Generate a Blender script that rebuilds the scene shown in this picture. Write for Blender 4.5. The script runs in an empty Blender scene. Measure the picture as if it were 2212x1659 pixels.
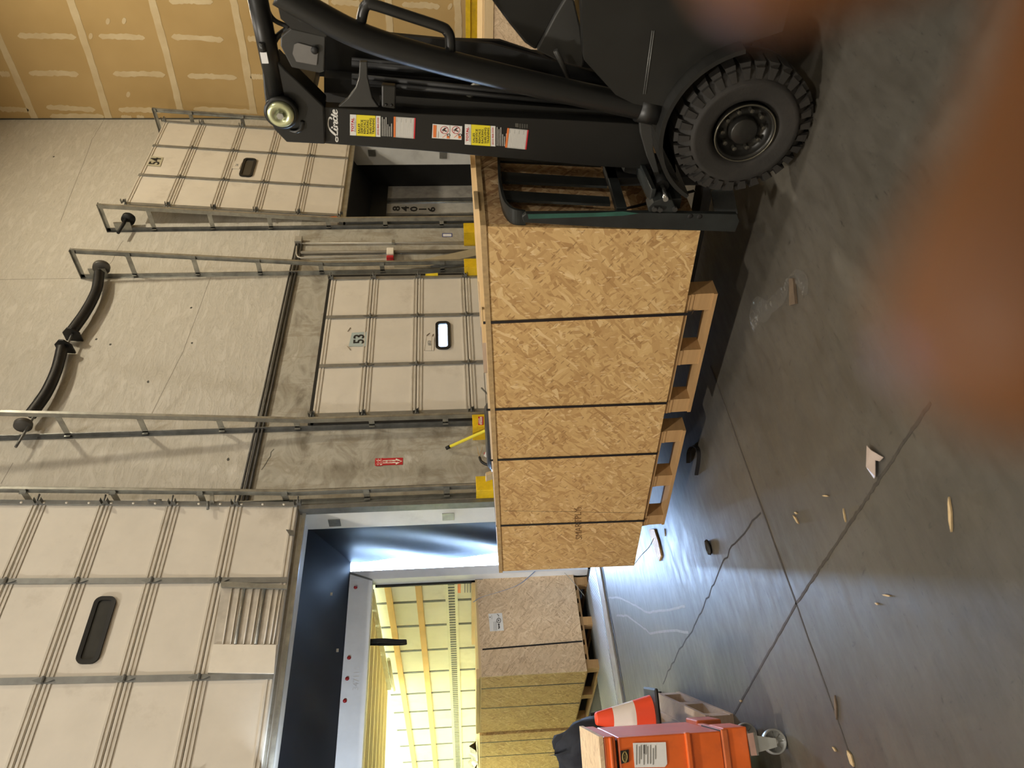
import bpy, bmesh, math, random
from mathutils import Vector, Matrix, noise as mnoise

random.seed(7)
S = bpy.context.scene
COL = S.collection

# ------------------------------------------------------------------ camera
H = 1.42                                     # eye height above the dock floor
F = 1700.0                                   # focal length in pixels of the 2212 x 1659 frame
yaw, pit, rol = math.radians(44.2), math.radians(4.38), math.radians(1.585)
FW = Vector((math.sin(yaw)*math.cos(pit), math.cos(yaw)*math.cos(pit), -math.sin(pit)))
_r = Vector((math.cos(yaw), -math.sin(yaw), 0)); _d = FW.cross(_r)
RT = math.cos(rol)*_r + math.sin(rol)*_d     # to the right of an upright viewer
DN = -math.sin(rol)*_r + math.cos(rol)*_d    # downwards
EYE = Vector((0, 0, H))
cd = bpy.data.cameras.new('camera'); cam = bpy.data.objects.new('camera', cd); COL.objects.link(cam)
cd.sensor_fit = 'HORIZONTAL'; cd.sensor_width = 36; cd.lens = F/2212*36
cd.clip_start = 0.005; cd.clip_end = 200
cd.dof.use_dof = True; cd.dof.focus_distance = 5.2; cd.dof.aperture_fstop = 4.8
# the photograph was taken with the phone turned on its side: image right is down
X_, Y_, Z_ = DN, RT, -FW
cam.matrix_world = Matrix(((X_.x, Y_.x, Z_.x, 0), (X_.y, Y_.y, Z_.y, 0), (X_.z, Y_.z, Z_.z, H), (0, 0, 0, 1)))
S.camera = cam

# ------------------------------------------------------------------ sky, lamps, exposure
S.view_settings.view_transform = 'Standard'; S.view_settings.look = 'None'
S.view_settings.gamma = 1; S.view_settings.use_curve_mapping = False
S.view_settings.exposure = 0.0
try:
    S.cycles.use_denoising = True
    S.cycles.max_bounces = 8; S.cycles.diffuse_bounces = 5; S.cycles.transmission_bounces = 6
    S.cycles.sample_clamp_indirect = 6.0
except Exception:
    pass
w = bpy.data.worlds.new('sky'); S.world = w; w.use_nodes = True
bg = w.node_tree.nodes['Background']; bg.inputs[0].default_value = (0.43, 0.64, 1.0, 1); bg.inputs[1].default_value = 185.0

def area(name, loc, size, power, color, target=None, size_y=None, portal=False):
    l = bpy.data.lights.new(name, 'AREA'); o = bpy.data.objects.new(name, l); COL.objects.link(o)
    l.energy = power; l.color = color; l.size = size
    if size_y: l.shape = 'RECTANGLE'; l.size_y = size_y
    o.location = loc
    if target is not None:
        o.rotation_euler = (Vector(target)-Vector(loc)).to_track_quat('-Z', 'Y').to_euler()
    if portal: l.cycles.is_portal = True
    return o
WARM = (1.0, 0.88, 0.66); PALE = (1.0, 0.93, 0.82)
for lx, ly, pw, lc in [(9.6, 2.2, 350, WARM), (3.0, 2.2, 140, PALE), (-3.4, 3.0, 720, PALE), (9.6, -4.5, 120, WARM), (3.0, -4.5, 220, PALE), (-3.4, -4.5, 420, PALE)]:
    area('high_bay_lamp', (lx, ly, 8.9), 0.5, pw, lc)
area('added_dock_fill', (2.15, 6.40, 2.75), 0.22, 12, (0.80, 0.90, 1.0), (3.9, 7.6, 1.4))  # added unseen lamp, brightens the trailer frame and the crate front
area('portal_gap', (4.62, 7.56, 1.2), 0.14, 1, (1, 1, 1), (4.62, 5, 1.2), 2.6, portal=True)
area('portal_window', (7.0, 6.86, 1.5), 2.2, 1, (1, 1, 1), (7.0, 5, 1.5), 2.9, portal=True)
area('portal_roof', (3.2, 11.6, 2.95), 2.6, 1, (1, 1, 1), (3.2, 11.6, 0), 8.4, portal=True)

# ------------------------------------------------------------------ pixel geometry (photo pixel -> point on a real plane)
def ray(x, y):
    return RT*((1659-y)-829.5) + DN*(x-1106.0) + FW*F
def at(x, y, axis, val):
    q = ray(x, y); i = 'XYZ'.index(axis)
    return EYE + q*((val-EYE[i])/q[i])
def onp(x, y, p0, n):
    q = ray(x, y); n = Vector(n)
    return EYE + q*((Vector(p0)-EYE).dot(n)/q.dot(n))

# ------------------------------------------------------------------ materials
MATS = {}
class NT:
    def __init__(s, name):
        s.m = bpy.data.materials.new(name); s.m.use_nodes = True; s.t = s.m.node_tree
        s.b = s.t.nodes['Principled BSDF']
    def n(s, typ, **k):
        o = s.t.nodes.new(typ)
        for a, v in k.items(): setattr(o, a, v)
        return o
    def l(s, a, b): s.t.links.new(a, b)
    def coord(s, kind='Object'): return s.n('ShaderNodeTexCoord').outputs[kind]
    def mapping(s, vec, scale=(1, 1, 1), rot=(0, 0, 0), loc=(0, 0, 0), typ='POINT'):
        m = s.n('ShaderNodeMapping', vector_type=typ)
        m.inputs['Scale'].default_value = scale; m.inputs['Rotation'].default_value = rot; m.inputs['Location'].default_value = loc
        s.l(vec, m.inputs['Vector']); return m.outputs[0]
    def noise(s, vec, scale, detail=3, rough=.55, out='Fac', dist=0):
        o = s.n('ShaderNodeTexNoise'); o.inputs['Scale'].default_value = scale; o.inputs['Detail'].default_value = detail
        o.inputs['Roughness'].default_value = rough; o.inputs['Distortion'].default_value = dist
        s.l(vec, o.inputs['Vector']); return o.outputs[out]
    def ramp(s, fac, stops, interp='LINEAR'):
        r = s.n('ShaderNodeValToRGB'); r.color_ramp.interpolation = interp
        e = r.color_ramp.elements
        while len(e) < len(stops): e.new(.5)
        for q, (p, c) in zip(e, stops):
            q.position = p; q.color = (*c, 1) if len(c) == 3 else c
        s.l(fac, r.inputs[0]); return r.outputs[0]
    def mix(s, fac, a, b, mode='MIX'):
        o = s.n('ShaderNodeMix', data_type='RGBA', blend_type=mode)
        for v, i in ((fac, 0), (a, 6), (b, 7)):
            if hasattr(v, 'is_linked'): s.l(v, o.inputs[i])
            else: o.inputs[i].default_value = v if not isinstance(v, tuple) else (*v, 1)[:4]
        return o.outputs[2]
    def math(s, op, a, b=0.0):
        o = s.n('ShaderNodeMath', operation=op)
        for v, i in ((a, 0), (b, 1)):
            if hasattr(v, 'is_linked'): s.l(v, o.inputs[i])
            else: o.inputs[i].default_value = v
        return o.outputs[0]
    def bump(s, h, strength=.2, dist=.01):
        o = s.n('ShaderNodeBump'); o.inputs['Strength'].default_value = strength; o.inputs['Distance'].default_value = dist
        s.l(h, o.inputs['Height']); s.l(o.outputs[0], s.b.inputs['Normal'])
    def set(s, **k):
        for a, v in k.items():
            i = s.b.inputs[{'col': 'Base Color', 'rough': 'Roughness', 'metal': 'Metallic', 'trans': 'Transmission Weight', 'ior': 'IOR',
                            'alpha': 'Alpha', 'spec': 'Specular IOR Level', 'sss': 'Subsurface Weight', 'coat': 'Coat Weight'}[a]]
            if hasattr(v, 'is_linked'): s.l(v, i)
            else: i.default_value = (*v, 1) if isinstance(v, tuple) and len(v) == 3 else v
        return s

def plain(name, col, rough=.55, metal=0.0, var=.12, scale=6.0, bump=0.0, dirt=None, spec=.5):
    """Base colour with mottled wear and a little relief."""
    if name in MATS: return MATS[name]
    t = NT(name); c = t.coord()
    f = t.noise(c, scale, 4, .6)
    lo = tuple(x*(1-var) for x in col); hi = tuple(min(1, x*(1+var)) for x in col)
    k = t.ramp(f, [(.3, lo), (.7, hi)])
    if dirt:
        g = t.noise(c, scale*.45, 6, .7)
        k = t.mix(t.ramp(g, [(.56, (0, 0, 0)), (.74, (.75,)*3)]), k, dirt)
    t.set(col=k, rough=rough, metal=metal, spec=spec)
    if bump: t.bump(t.noise(c, scale*8, 3), bump, .004)
    MATS[name] = t.m; return t.m

def osb(name, ramp, seed=0.0, fleck=.55):
    if name in MATS: return MATS[name]
    t = NT(name); uv = t.coord('UV')
    wv = t.noise(t.mapping(uv, (1, 1, 1), loc=(seed, seed*2, 0)), 9.0, 2, .5, 'Color')
    warp = t.n('ShaderNodeVectorMath', operation='MULTIPLY_ADD')
    t.l(wv, warp.inputs[0]); warp.inputs[1].default_value = (.035, .035, 0); t.l(uv, warp.inputs[2])
    base = warp.outputs[0]; v = None
    for k, (ang, lx, ly) in enumerate([(.35, .11, .026), (1.15, .085, .022), (2.0, .10, .020), (2.75, .075, .018), (.8, .06, .013), (2.4, .12, .012)]):
        mv = t.mapping(base, (lx, ly, 1), (0, 0, ang), (seed+k*.37, seed*.5+k*.71, 0), 'TEXTURE')
        vo = t.n('ShaderNodeTexVoronoi', voronoi_dimensions='2D'); vo.inputs['Scale'].default_value = 1.0
        t.l(mv, vo.inputs['Vector'])
        sep = t.n('ShaderNodeSeparateColor'); t.l(vo.outputs['Color'], sep.inputs[0])
        fib = t.noise(t.mapping(mv, (.8, 7, 1)), 1.6, 2)
        val = t.math('ADD', t.math('MULTIPLY', sep.outputs[0], .8), t.math('MULTIPLY', fib, .2))
        if v is None: v = val
        else:
            mk = t.math('GREATER_THAN', sep.outputs[1], .60 if k < 4 else .80)
            mm = t.n('ShaderNodeMix'); t.l(mk, mm.inputs[0]); t.l(v, mm.inputs[2]); t.l(val, mm.inputs[3]); v = mm.outputs[0]
    c = t.ramp(v, ramp)
    sp = t.noise(t.mapping(base, (30, 55, 1)), 1.0, 3, .7)
    c = t.mix(t.ramp(sp, [(.70, (0, 0, 0)), (.80, (.6,)*3)]), c, (.16, .075, .025))
    for ang, sd, dk in ((.6, 1.7, (.20, .10, .035)), (2.3, 4.1, (.30, .16, .06)), (1.5, 6.3, (.80, .63, .38))):
        vf = t.n('ShaderNodeTexVoronoi', voronoi_dimensions='2D'); vf.inputs['Scale'].default_value = 1.0
        t.l(t.mapping(uv, (.034, .0075, 1), (0, 0, ang), (sd, sd*2, 0), 'TEXTURE'), vf.inputs['Vector'])
        sf = t.n('ShaderNodeSeparateColor'); t.l(vf.outputs['Color'], sf.inputs[0])
        mk = t.math('MULTIPLY', t.math('GREATER_THAN', sf.outputs[0], .95), t.math('LESS_THAN', vf.outputs['Distance'], .42))
        c = t.mix(t.math('MULTIPLY', mk, fleck), c, dk)
    lg = t.noise(uv, 1.3, 3)
    c = t.mix(.35, c, t.mix(1.0, c, t.ramp(lg, [(.3, (.78, .74, .66)), (.7, (1.1, 1.1, 1.1))]), 'MULTIPLY'))
    t.set(col=c, rough=.62); t.bump(v, .25, .002)
    MATS[name] = t.m; return t.m
OSB = osb('osb_tan', [(.02, (.30, .155, .055)), (.14, (.47, .285, .115)), (.5, (.585, .38, .165)), (.82, (.65, .445, .20)), (.97, (.82, .64, .37))])
OSB_PALE = osb('osb_pale', [(.03, (.40, .265, .16)), (.16, (.60, .44, .285)), (.5, (.70, .53, .35)), (.85, (.76, .59, .40)), (.98, (.88, .75, .58))], 3.3, .3)
OSB_END = osb('osb_end', [(.05, (.22, .11, .05)), (.22, (.36, .21, .10)), (.5, (.47, .30, .15)), (.75, (.53, .36, .19)), (.95, (.62, .46, .28))], 7.7)

def wood(name, a, b, dirt=.3, axis_scale=(3, 3, 3)):
    if name in MATS: return MATS[name]
    t = NT(name); uv = t.coord('UV')
    g = t.noise(t.mapping(uv, (2.0, 45, 1)), 1.0, 4, .6, dist=.6)
    g2 = t.noise(t.coord(), 2.5, 3)
    c = t.mix(g, a, b)
    c = t.mix(t.ramp(g2, [(.45, (0, 0, 0)), (.8, (dirt,)*3)]), c, tuple(x*.3 for x in a))
    t.set(col=c, rough=.7); t.bump(g, .2, .002); MATS[name] = t.m; return t.m
LUMBER = wood('lumber_pale', (.62, .44, .22), (.74, .57, .34))
PALLET = wood('pallet_wood', (.36, .21, .09), (.52, .33, .15), .5)
PALLET_GREY = wood('pallet_weathered', (.34, .25, .19), (.50, .40, .32), .4)
SLAT = wood('slat_orange_wood', (.56, .34, .11), (.68, .45, .18), .3)
PLANK = wood('plank_wood', (.66, .54, .30), (.78, .68, .44), .25)

WHITE = plain('door_white', (.70, .655, .58), .5, 0, .05, 3, 0, (.50, .45, .38))
WHITE2 = plain('frame_white', (.66, .66, .64), .45, 0, .08, 3, 0, (.40, .39, .37))
RIB = plain('door_rib', (.60, .56, .49), .5, 0, .08, 5, 0, (.36, .33, .28))
GALV = plain('galvanized', (.36, .36, .33), .42, .75, .25, 8)
GALV_D = plain('galvanized_dark', (.20, .205, .20), .45, .7, .25, 8)
STRAPM = plain('strap_steel', (.30, .31, .31), .4, .6, .15, 9)
BLACK = plain('black_paint', (.007, .007, .0065), .42, 0, .2, 6)
BLACK2 = plain('black_matt', (.007, .007, .007), .6, 0, .2, 8)
GREYBLK = plain('charcoal_paint', (.014, .014, .013), .36, 0, .25, 5, 0, (.024, .022, .018))
GREYPL = plain('grey_plate', (.034, .034, .032), .45, 0, .2, 5)
BRACKET = plain('carriage_steel', (.018, .021, .021), .40, .1, .3, 9, .1, (.045, .045, .042))
GREEN = plain('worn_green', (.02, .085, .065), .5, 0, .2, 12)
RUBBER = plain('tyre_rubber', (.018, .016, .014), .75, 0, .25, 10, .2, (.034, .028, .023))
RIM = plain('wheel_rim', (.018, .017, .015), .35, .3, .3, 12, 0, (.05, .046, .04))
CHROME = plain('chrome', (.75, .75, .74), .15, 1, .05)
ZINC = plain('zinc_yellow', (.55, .58, .36), .32, .8, .15, 15)
YELLOW = plain('safety_yellow', (.78, .52, .012), .45, 0, .12, 9, 0, (.45, .30, .02))
YELLOW2 = plain('bright_yellow', (.80, .62, .03), .4, 0, .08, 9)
CURT = plain('curtain_vinyl', (.0055, .0065, .010), .50, 0, .3, 3, spec=.3)
CURT2 = plain('curtain_vinyl_dull', (.010, .010, .010), .6, 0, .3, 4)
RED = plain('sign_red', (.52, .02, .03), .45, 0, .05)
DRED = plain('marker_red', (.35, .01, .01), .25, 0, .05)
CREAM = plain('sign_cream', (.85, .80, .70), .5, 0, .03)
PAPER = plain('paper', (.80, .80, .80), .7, 0, .04, 20)
INK = plain('ink', (.015, .015, .015), .6, 0, .05)
INKGREY = plain('ink_grey', (.25, .25, .24), .6, 0, .1)
INKBROWN = plain('stencil_ink', (.16, .085, .03), .7, 0, .25, 30)
SIGNGREY = plain('sign_grey', (.42, .50, .50), .5, 0, .05)
DECWHITE = plain('decal_white', (.72, .71, .68), .4, 0, .04)
DECYEL = plain('decal_yellow', (.78, .66, .03), .4, 0, .04)
DECORG = plain('decal_orange', (.75, .20, .05), .4, 0, .04)
DECGREY = plain('decal_grey', (.50, .49, .46), .5, 0, .06, 30)
ORANGE = plain('orange_paint', (.72, .135, .022), .38, 0, .10, 5, 0, (.45, .09, .025))
ORANGE_D = plain('orange_worn', (.50, .12, .035), .45, 0, .25, 8, 0, (.20, .10, .05))
BLUEST = plain('blue_strap', (.16, .24, .42), .35, 0, .1)
BLKST = plain('black_strap', (.010, .010, .012), .35, 0, .1)
CONEO = plain('cone_orange', (.85, .08, .03), .45, 0, .06)
CONEW = plain('cone_white', (.80, .74, .70), .45, 0, .06)
NAVY = plain('navy_cloth', (.012, .016, .028), .8, 0, .3, 14, .3)
CONDUIT = plain('conduit_grey', (.44, .42, .37), .45, .3, .1, 12)
CONDUIT_D = plain('conduit_dark', (.085, .082, .075), .45, .3, .2, 9)
ALU = plain('trailer_alu', (.82, .86, .92), .38, .0, .06, 4)
LINER = plain('trailer_liner', (.74, .72, .58), .45, 0, .06, 3, 0, (.50, .47, .33))
SEAM = plain('seam_dark', (.07, .07, .06), .6, 0, .1)
ETRACK = plain('etrack', (.66, .64, .50), .4, .2, .08)
TRFLOOR = plain('trailer_floor', (.045, .038, .03), .6, 0, .3, 6)
MEMBRANE = plain('membrane', (.30, .19, .06), .6)
SPRING = plain('spring_black', (.018, .017, .016), .5, .2, .2)
DIRTYDOOR = plain('dirty_board', (.34, .33, .31), .6, 0, .25, 6, 0, (.14, .12, .10))
ASPH = plain('asphalt', (.10, .10, .10), .9, 0, .2, 3)
BINBLK = plain('bin_black', (.018, .022, .030), .3, 0, .2, 8)
EXTRED = plain('extinguisher_red', (.33, .01, .03), .3, 0, .05)
PIPEYEL = plain('bar_yellow', (.72, .62, .05), .4, 0, .05)
WOODCHIP = plain('wood_splinter', (.42, .31, .17), .7, 0, .15, 40)
TANMETAL = plain('tan_metal', (.44, .39, .28), .5, .2, .1, 6)
SEALCOL = plain('ceiling_paint', (.60, .55, .45), .8, 0, .05, 2)

def m_wall():
    t = NT('dock_wall'); c = t.coord()
    sx = t.n('ShaderNodeSeparateXYZ'); t.l(c, sx.inputs[0])
    up = t.math('GREATER_THAN', sx.outputs[2], 3.50)
    n1 = t.noise(t.mapping(c, (1.2, 1, 2.2)), 1.5, 6, .62, dist=.8)
    n2 = t.noise(t.mapping(c, (3, 1, .8), (0, .5, 0)), 2.2, 5, .7)
    conc = t.ramp(n1, [(.30, (.20, .18, .14)), (.42, (.34, .315, .26)), (.52, (.45, .43, .37)), (.60, (.38, .35, .285)), (.72, (.58, .565, .51))])
    conc = t.mix(t.ramp(n2, [(.54, (0, 0, 0)), (.64, (.55,)*3)]), conc, (.27, .23, .165))
    n3 = t.noise(t.mapping(c, (.9, 1, 5), (0, .9, 0)), 3.0, 5, .65, dist=.5)
    n3 = t.noise(t.mapping(c, (1.1, 1, 4.2), (0, .75, 0)), 2.6, 7, .68, dist=.9)
    n4 = t.noise(t.mapping(c, (3, 1, 16), (0, .75, 0)), 2.2, 4, .7)
    pnt = t.ramp(n3, [(.30, (.47, .445, .385)), (.46, (.585, .555, .49)), (.49, (.52, .49, .42)), (.53, (.58, .55, .485)), (.64, (.625, .595, .53))])
    pnt = t.mix(t.ramp(n4, [(.56, (0, 0, 0)), (.68, (.5,)*3)]), pnt, (.42, .395, .335))
    t.set(col=t.mix(up, conc, pnt), rough=.65)
    rid = t.ramp(n3, [(.48, (.0,)*3), (.56, (1,)*3)])
    t.bump(t.math('MULTIPLY', t.math('ADD', rid, n4), up), .25, .01)
    return t.m
def m_floor():
    t = NT('floor_concrete'); c = t.coord()
    n1 = t.noise(c, .9, 6, .62, dist=.5); n2 = t.noise(t.mapping(c, (2.2, 7, 1), (0, 0, .3)), 2.2, 6, .7, dist=.6)
    col = t.ramp(n1, [(.25, (.030, .026, .019)), (.5, (.052, .046, .036)), (.8, (.080, .072, .059))])
    col = t.mix(t.ramp(n2, [(.50, (0, 0, 0)), (.68, (.42,)*3)]), col, (.026, .022, .016))
    n5 = t.noise(c, 5.5, 6, .7, dist=.4)
    col = t.mix(t.ramp(n5, [(.52, (0, 0, 0)), (.76, (.38,)*3)]), col, (.085, .076, .061))
    for sc_, rt_, lo_, tone in (((14, 48, 1), -.35, .62, (.012, .010, .008)), ((30, 9, 1), .5, .64, (.014, .012, .010)), ((26, 34, 1), .1, .66, (.011, .010, .008)), ((22, 26, 1), 1.1, .70, (.13, .12, .10))):
        vo = t.noise(t.mapping(c, sc_, (0, 0, rt_)), 1.0, 5, .72)
        col = t.mix(t.ramp(vo, [(lo_, (0, 0, 0)), (lo_+.05, (.8,)*3)]), col, tone)
    t.set(col=col, rough=t.ramp(t.noise(t.mapping(c, (3, 11, 1), (0, 0, -.3)), 1.6, 5, .65), [(.3, (.46,)*3), (.75, (.66,)*3)]), spec=.75)
    t.bump(t.noise(t.mapping(c, (8, 24, 1), (0, 0, -.3)), 3.0, 4), .06, .004)
    return t.m
def m_dry():
    t = NT('drywall_paper'); c = t.coord()
    n = t.noise(c, .8, 3)
    t.set(col=t.ramp(n, [(.3, (.42, .285, .115)), (.7, (.50, .35, .155))]), rough=.8); return t.m
def m_comp():
    t = NT('joint_compound'); c = t.coord()
    n = t.noise(c, 4, 4)
    t.set(col=t.ramp(n, [(.3, (.55, .43, .25)), (.7, (.64, .53, .34))]), rough=.8); return t.m
def m_dia():
    t = NT('diamond_plate'); c = t.coord()
    v = t.n('ShaderNodeTexVoronoi', voronoi_dimensions='2D', distance='CHEBYCHEV'); v.inputs['Scale'].default_value = 1.0; v.inputs['Randomness'].default_value = 0
    t.l(t.mapping(c, (34, 34, 1), (0, 0, .785)), v.inputs['Vector'])
    h = t.ramp(v.outputs['Distance'], [(.18, (1,)*3), (.36, (0,)*3)])
    t.set(col=t.mix(h, (.34, .37, .40), (.60, .63, .66)), rough=.40, metal=.45); t.bump(h, .6, .004); return t.m
def m_roof():
    t = NT('translucent_roof')
    tr = t.n('ShaderNodeBsdfTranslucent'); tr.inputs[0].default_value = (.66, .58, .39, 1)
    df = t.n('ShaderNodeBsdfDiffuse'); df.inputs[0].default_value = (.8, .78, .65, 1)
    mx = t.n('ShaderNodeMixShader'); mx.inputs[0].default_value = .35
    t.l(tr.outputs[0], mx.inputs[1]); t.l(df.outputs[0], mx.inputs[2])
    t.l(mx.outputs[0], t.t.nodes['Material Output'].inputs[0]); return t.m
def m_glass(name, col, rough=.05):
    t = NT(name); t.set(col=col, rough=rough, trans=1.0, ior=1.2); return t.m
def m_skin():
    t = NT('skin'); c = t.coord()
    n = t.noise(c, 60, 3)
    t.set(col=t.ramp(n, [(.3, (.082, .031, .009)), (.7, (.108, .042, .013))]), rough=.5, sss=.1, spec=.25)  # skin colour darkened to carry the shade of the phone
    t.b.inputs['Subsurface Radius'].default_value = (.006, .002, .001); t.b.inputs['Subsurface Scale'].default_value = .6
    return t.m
def m_wrap():
    t = NT('clear_film'); t.set(col=(.8, .8, .78), rough=.10, trans=.9, ior=1.25, alpha=.30); return t.m
WALLM, FLOORM, DRYM, COMP, DIA, ROOFM = m_wall(), m_floor(), m_dry(), m_comp(), m_dia(), m_roof()
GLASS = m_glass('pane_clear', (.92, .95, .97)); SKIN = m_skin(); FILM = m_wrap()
GLASSD = plain('pane_smoked', (.045, .045, .042), .12, 0, .2, 4)

# ------------------------------------------------------------------ mesh helpers
def world_off(p):
    v = Vector((0, 0, 0))
    while p is not None:
        v += p.location; p = p.parent
    return v
def tag(o, label=None, cat=None, group=None, kind=None):
    if label: o['label'] = label
    if cat: o['category'] = cat
    if group: o['group'] = group
    if kind: o['kind'] = kind
    return o
def thing(name, label, cat, loc=(0, 0, 0), group=None, kind=None):
    o = bpy.data.objects.new(name, None); COL.objects.link(o); o.location = loc; o.empty_display_size = .1
    return tag(o, label, cat, group, kind)

class MB:
    def __init__(s): s.v = []; s.f = []; s.smooth = set()
    def add(s, vs, fs, smooth=False):
        b = len(s.v); s.v += [Vector(q) for q in vs]
        for f in fs:
            if smooth: s.smooth.add(len(s.f))
            s.f.append([b+i for i in f])
        return s
    def hexa(s, p):     # bottom 0-3 then top 4-7, same winding
        return s.add(p, [(3, 2, 1, 0), (4, 5, 6, 7), (0, 1, 5, 4), (1, 2, 6, 5), (2, 3, 7, 6), (3, 0, 4, 7)])
    def box(s, a, b):
        x0, y0, z0 = a; x1, y1, z1 = b
        return s.hexa([(x0, y0, z0), (x1, y0, z0), (x1, y1, z0), (x0, y1, z0), (x0, y0, z1), (x1, y0, z1), (x1, y1, z1), (x0, y1, z1)])
    def obox(s, o, ex, ey, ez):   # corner and three edge vectors
        o, ex, ey, ez = map(Vector, (o, ex, ey, ez))
        return s.hexa([o, o+ex, o+ex+ey, o+ey, o+ez, o+ex+ez, o+ex+ey+ez, o+ey+ez])
    def prism(s, pts, ext, smooth=False):
        pts = [Vector(p) for p in pts]; ext = Vector(ext); n = len(pts)
        return s.add(pts+[p+ext for p in pts], [tuple(range(n))[::-1], tuple(range(n, 2*n))]) \
                .add(pts+[p+ext for p in pts], [(i, (i+1) % n, n+(i+1) % n, n+i) for i in range(n)], smooth)
    def tube(s, path, r, seg=10, closed=False, cap=True, flat=None):
        path = [Vector(p) for p in path]; n = len(path); rr = r if isinstance(r, (list, tuple)) else [r]*n
        rings = []; up = None
        for i, p in enumerate(path):
            a = path[(i-1) % n] if (i or closed) else p; b = path[(i+1) % n] if (i < n-1 or closed) else p
            t = (b-a).normalized()
            if up is None: up = Vector((0, 0, 1)) if abs(t.z) < .9 else Vector((1, 0, 0))
            x = t.cross(up).normalized(); y = x.cross(t).normalized(); up = y
            k = flat or 1.0
            rings.append([p + x*rr[i]*math.cos(6.28318*j/seg) + y*rr[i]*k*math.sin(6.28318*j/seg) for j in range(seg)])
        vs = [q for g in rings for q in g]; fs = []
        for i in range(n if closed else n-1):
            for j in range(seg):
                k2 = ((i+1) % n)*seg
                fs.append((i*seg+j, i*seg+(j+1) % seg, k2+(j+1) % seg, k2+j))
        s.add(vs, fs, True)
        if cap and not closed: s.add(vs, [tuple(range(seg))[::-1], tuple(range((n-1)*seg, n*seg))])
        return s
    def ribbon(s, path, wd, th, wdir):     # flat strap following a path
        path = [Vector(p) for p in path]; wdir = Vector(wdir).normalized(); n = len(path); vs = []
        for i, p in enumerate(path):
            t = (path[min(i+1, n-1)]-path[max(i-1, 0)]).normalized(); nn = t.cross(wdir).normalized()
            for a, b in ((-1, -1), (1, -1), (1, 1), (-1, 1)): vs.append(p+wdir*wd/2*a+nn*th/2*b)
        fs = [(0, 1, 2, 3)[::-1], tuple(range((n-1)*4, n*4))]
        for i in range(n-1):
            for j in range(4): fs.append((i*4+j, i*4+(j+1) % 4, i*4+4+(j+1) % 4, i*4+4+j))
        return s.add(vs, fs)
    def lathe(s, prof, o, ax, seg=32, smooth=True):   # prof: (radius, distance along axis)
        o = Vector(o); ax = Vector(ax).normalized(); u = ax.orthogonal().normalized(); v = ax.cross(u)
        vs = []; n = len(prof)
        for r, h in prof:
            for j in range(seg):
                a = 6.283185*j/seg; vs.append(o+ax*h+(u*math.cos(a)+v*math.sin(a))*max(r, 1e-4))
        fs = [(i*seg+j, i*seg+(j+1) % seg, (i+1)*seg+(j+1) % seg, (i+1)*seg+j) for i in range(n-1) for j in range(seg)]
        return s.add(vs, fs, smooth)
    def grid(s, fn, nu, nv, smooth=True):
        vs = [fn(i/nu, j/nv) for j in range(nv+1) for i in range(nu+1)]
        fs = [(j*(nu+1)+i, j*(nu+1)+i+1, (j+1)*(nu+1)+i+1, (j+1)*(nu+1)+i) for j in range(nv) for i in range(nu)]
        return s.add(vs, fs, smooth)
    def mesh(s, name, mat, off=Vector((0, 0, 0)), bevel=0, uvo=None):
        me = bpy.data.meshes.new(name)
        me.from_pydata([tuple(q-off) for q in s.v], [], s.f)
        for i in s.smooth: me.polygons[i].use_smooth = True
        bm = bmesh.new(); bm.from_mesh(me)
        bmesh.ops.remove_doubles(bm, verts=bm.verts, dist=1e-5)
        bmesh.ops.recalc_face_normals(bm, faces=bm.faces)
        if bevel:
            bmesh.ops.bevel(bm, geom=[e for e in bm.edges if len(e.link_faces) == 2 and e.calc_face_angle(0) > .6], offset=bevel, segments=2, profile=.5, affect='EDGES', clamp_overlap=True)
        uvl = bm.loops.layers.uv.new('UVMap'); uo = uvo if uvo is not None else (random.random()*9, random.random()*9)
        # the grain runs along the piece's longest side
        if bm.verts:
            ext = [max(v.co[i] for v in bm.verts)-min(v.co[i] for v in bm.verts) for i in range(3)]
        for f in bm.faces:
            n = f.normal; i = max(range(3), key=lambda k: abs(n[k])); a, b = [(1, 2), (0, 2), (0, 1)][i]
            if ext[b] > ext[a]*1.5: a, b = b, a
            for lp in f.loops: lp[uvl].uv = (lp.vert.co[a]+uo[0], lp.vert.co[b]+uo[1])
        bm.to_mesh(me); bm.free(); me.materials.append(mat); return me
    def build(s, name, mat, parent=None, label=None, bevel=0, kind=None, uvo=None):
        me = s.mesh(name, mat, world_off(parent), bevel, uvo)
        o = bpy.data.objects.new(name, me); COL.objects.link(o)
        if parent is not None: o.parent = parent
        return tag(o, label, None, None, kind)
def piece(name, me, parent, loc, rot=None):        # one more copy of an alike piece, sharing its mesh
    o = bpy.data.objects.new(name, me); COL.objects.link(o); o.parent = parent
    o.location = Vector(loc)-world_off(parent)
    if rot: o.rotation_euler = rot
    return o

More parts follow.
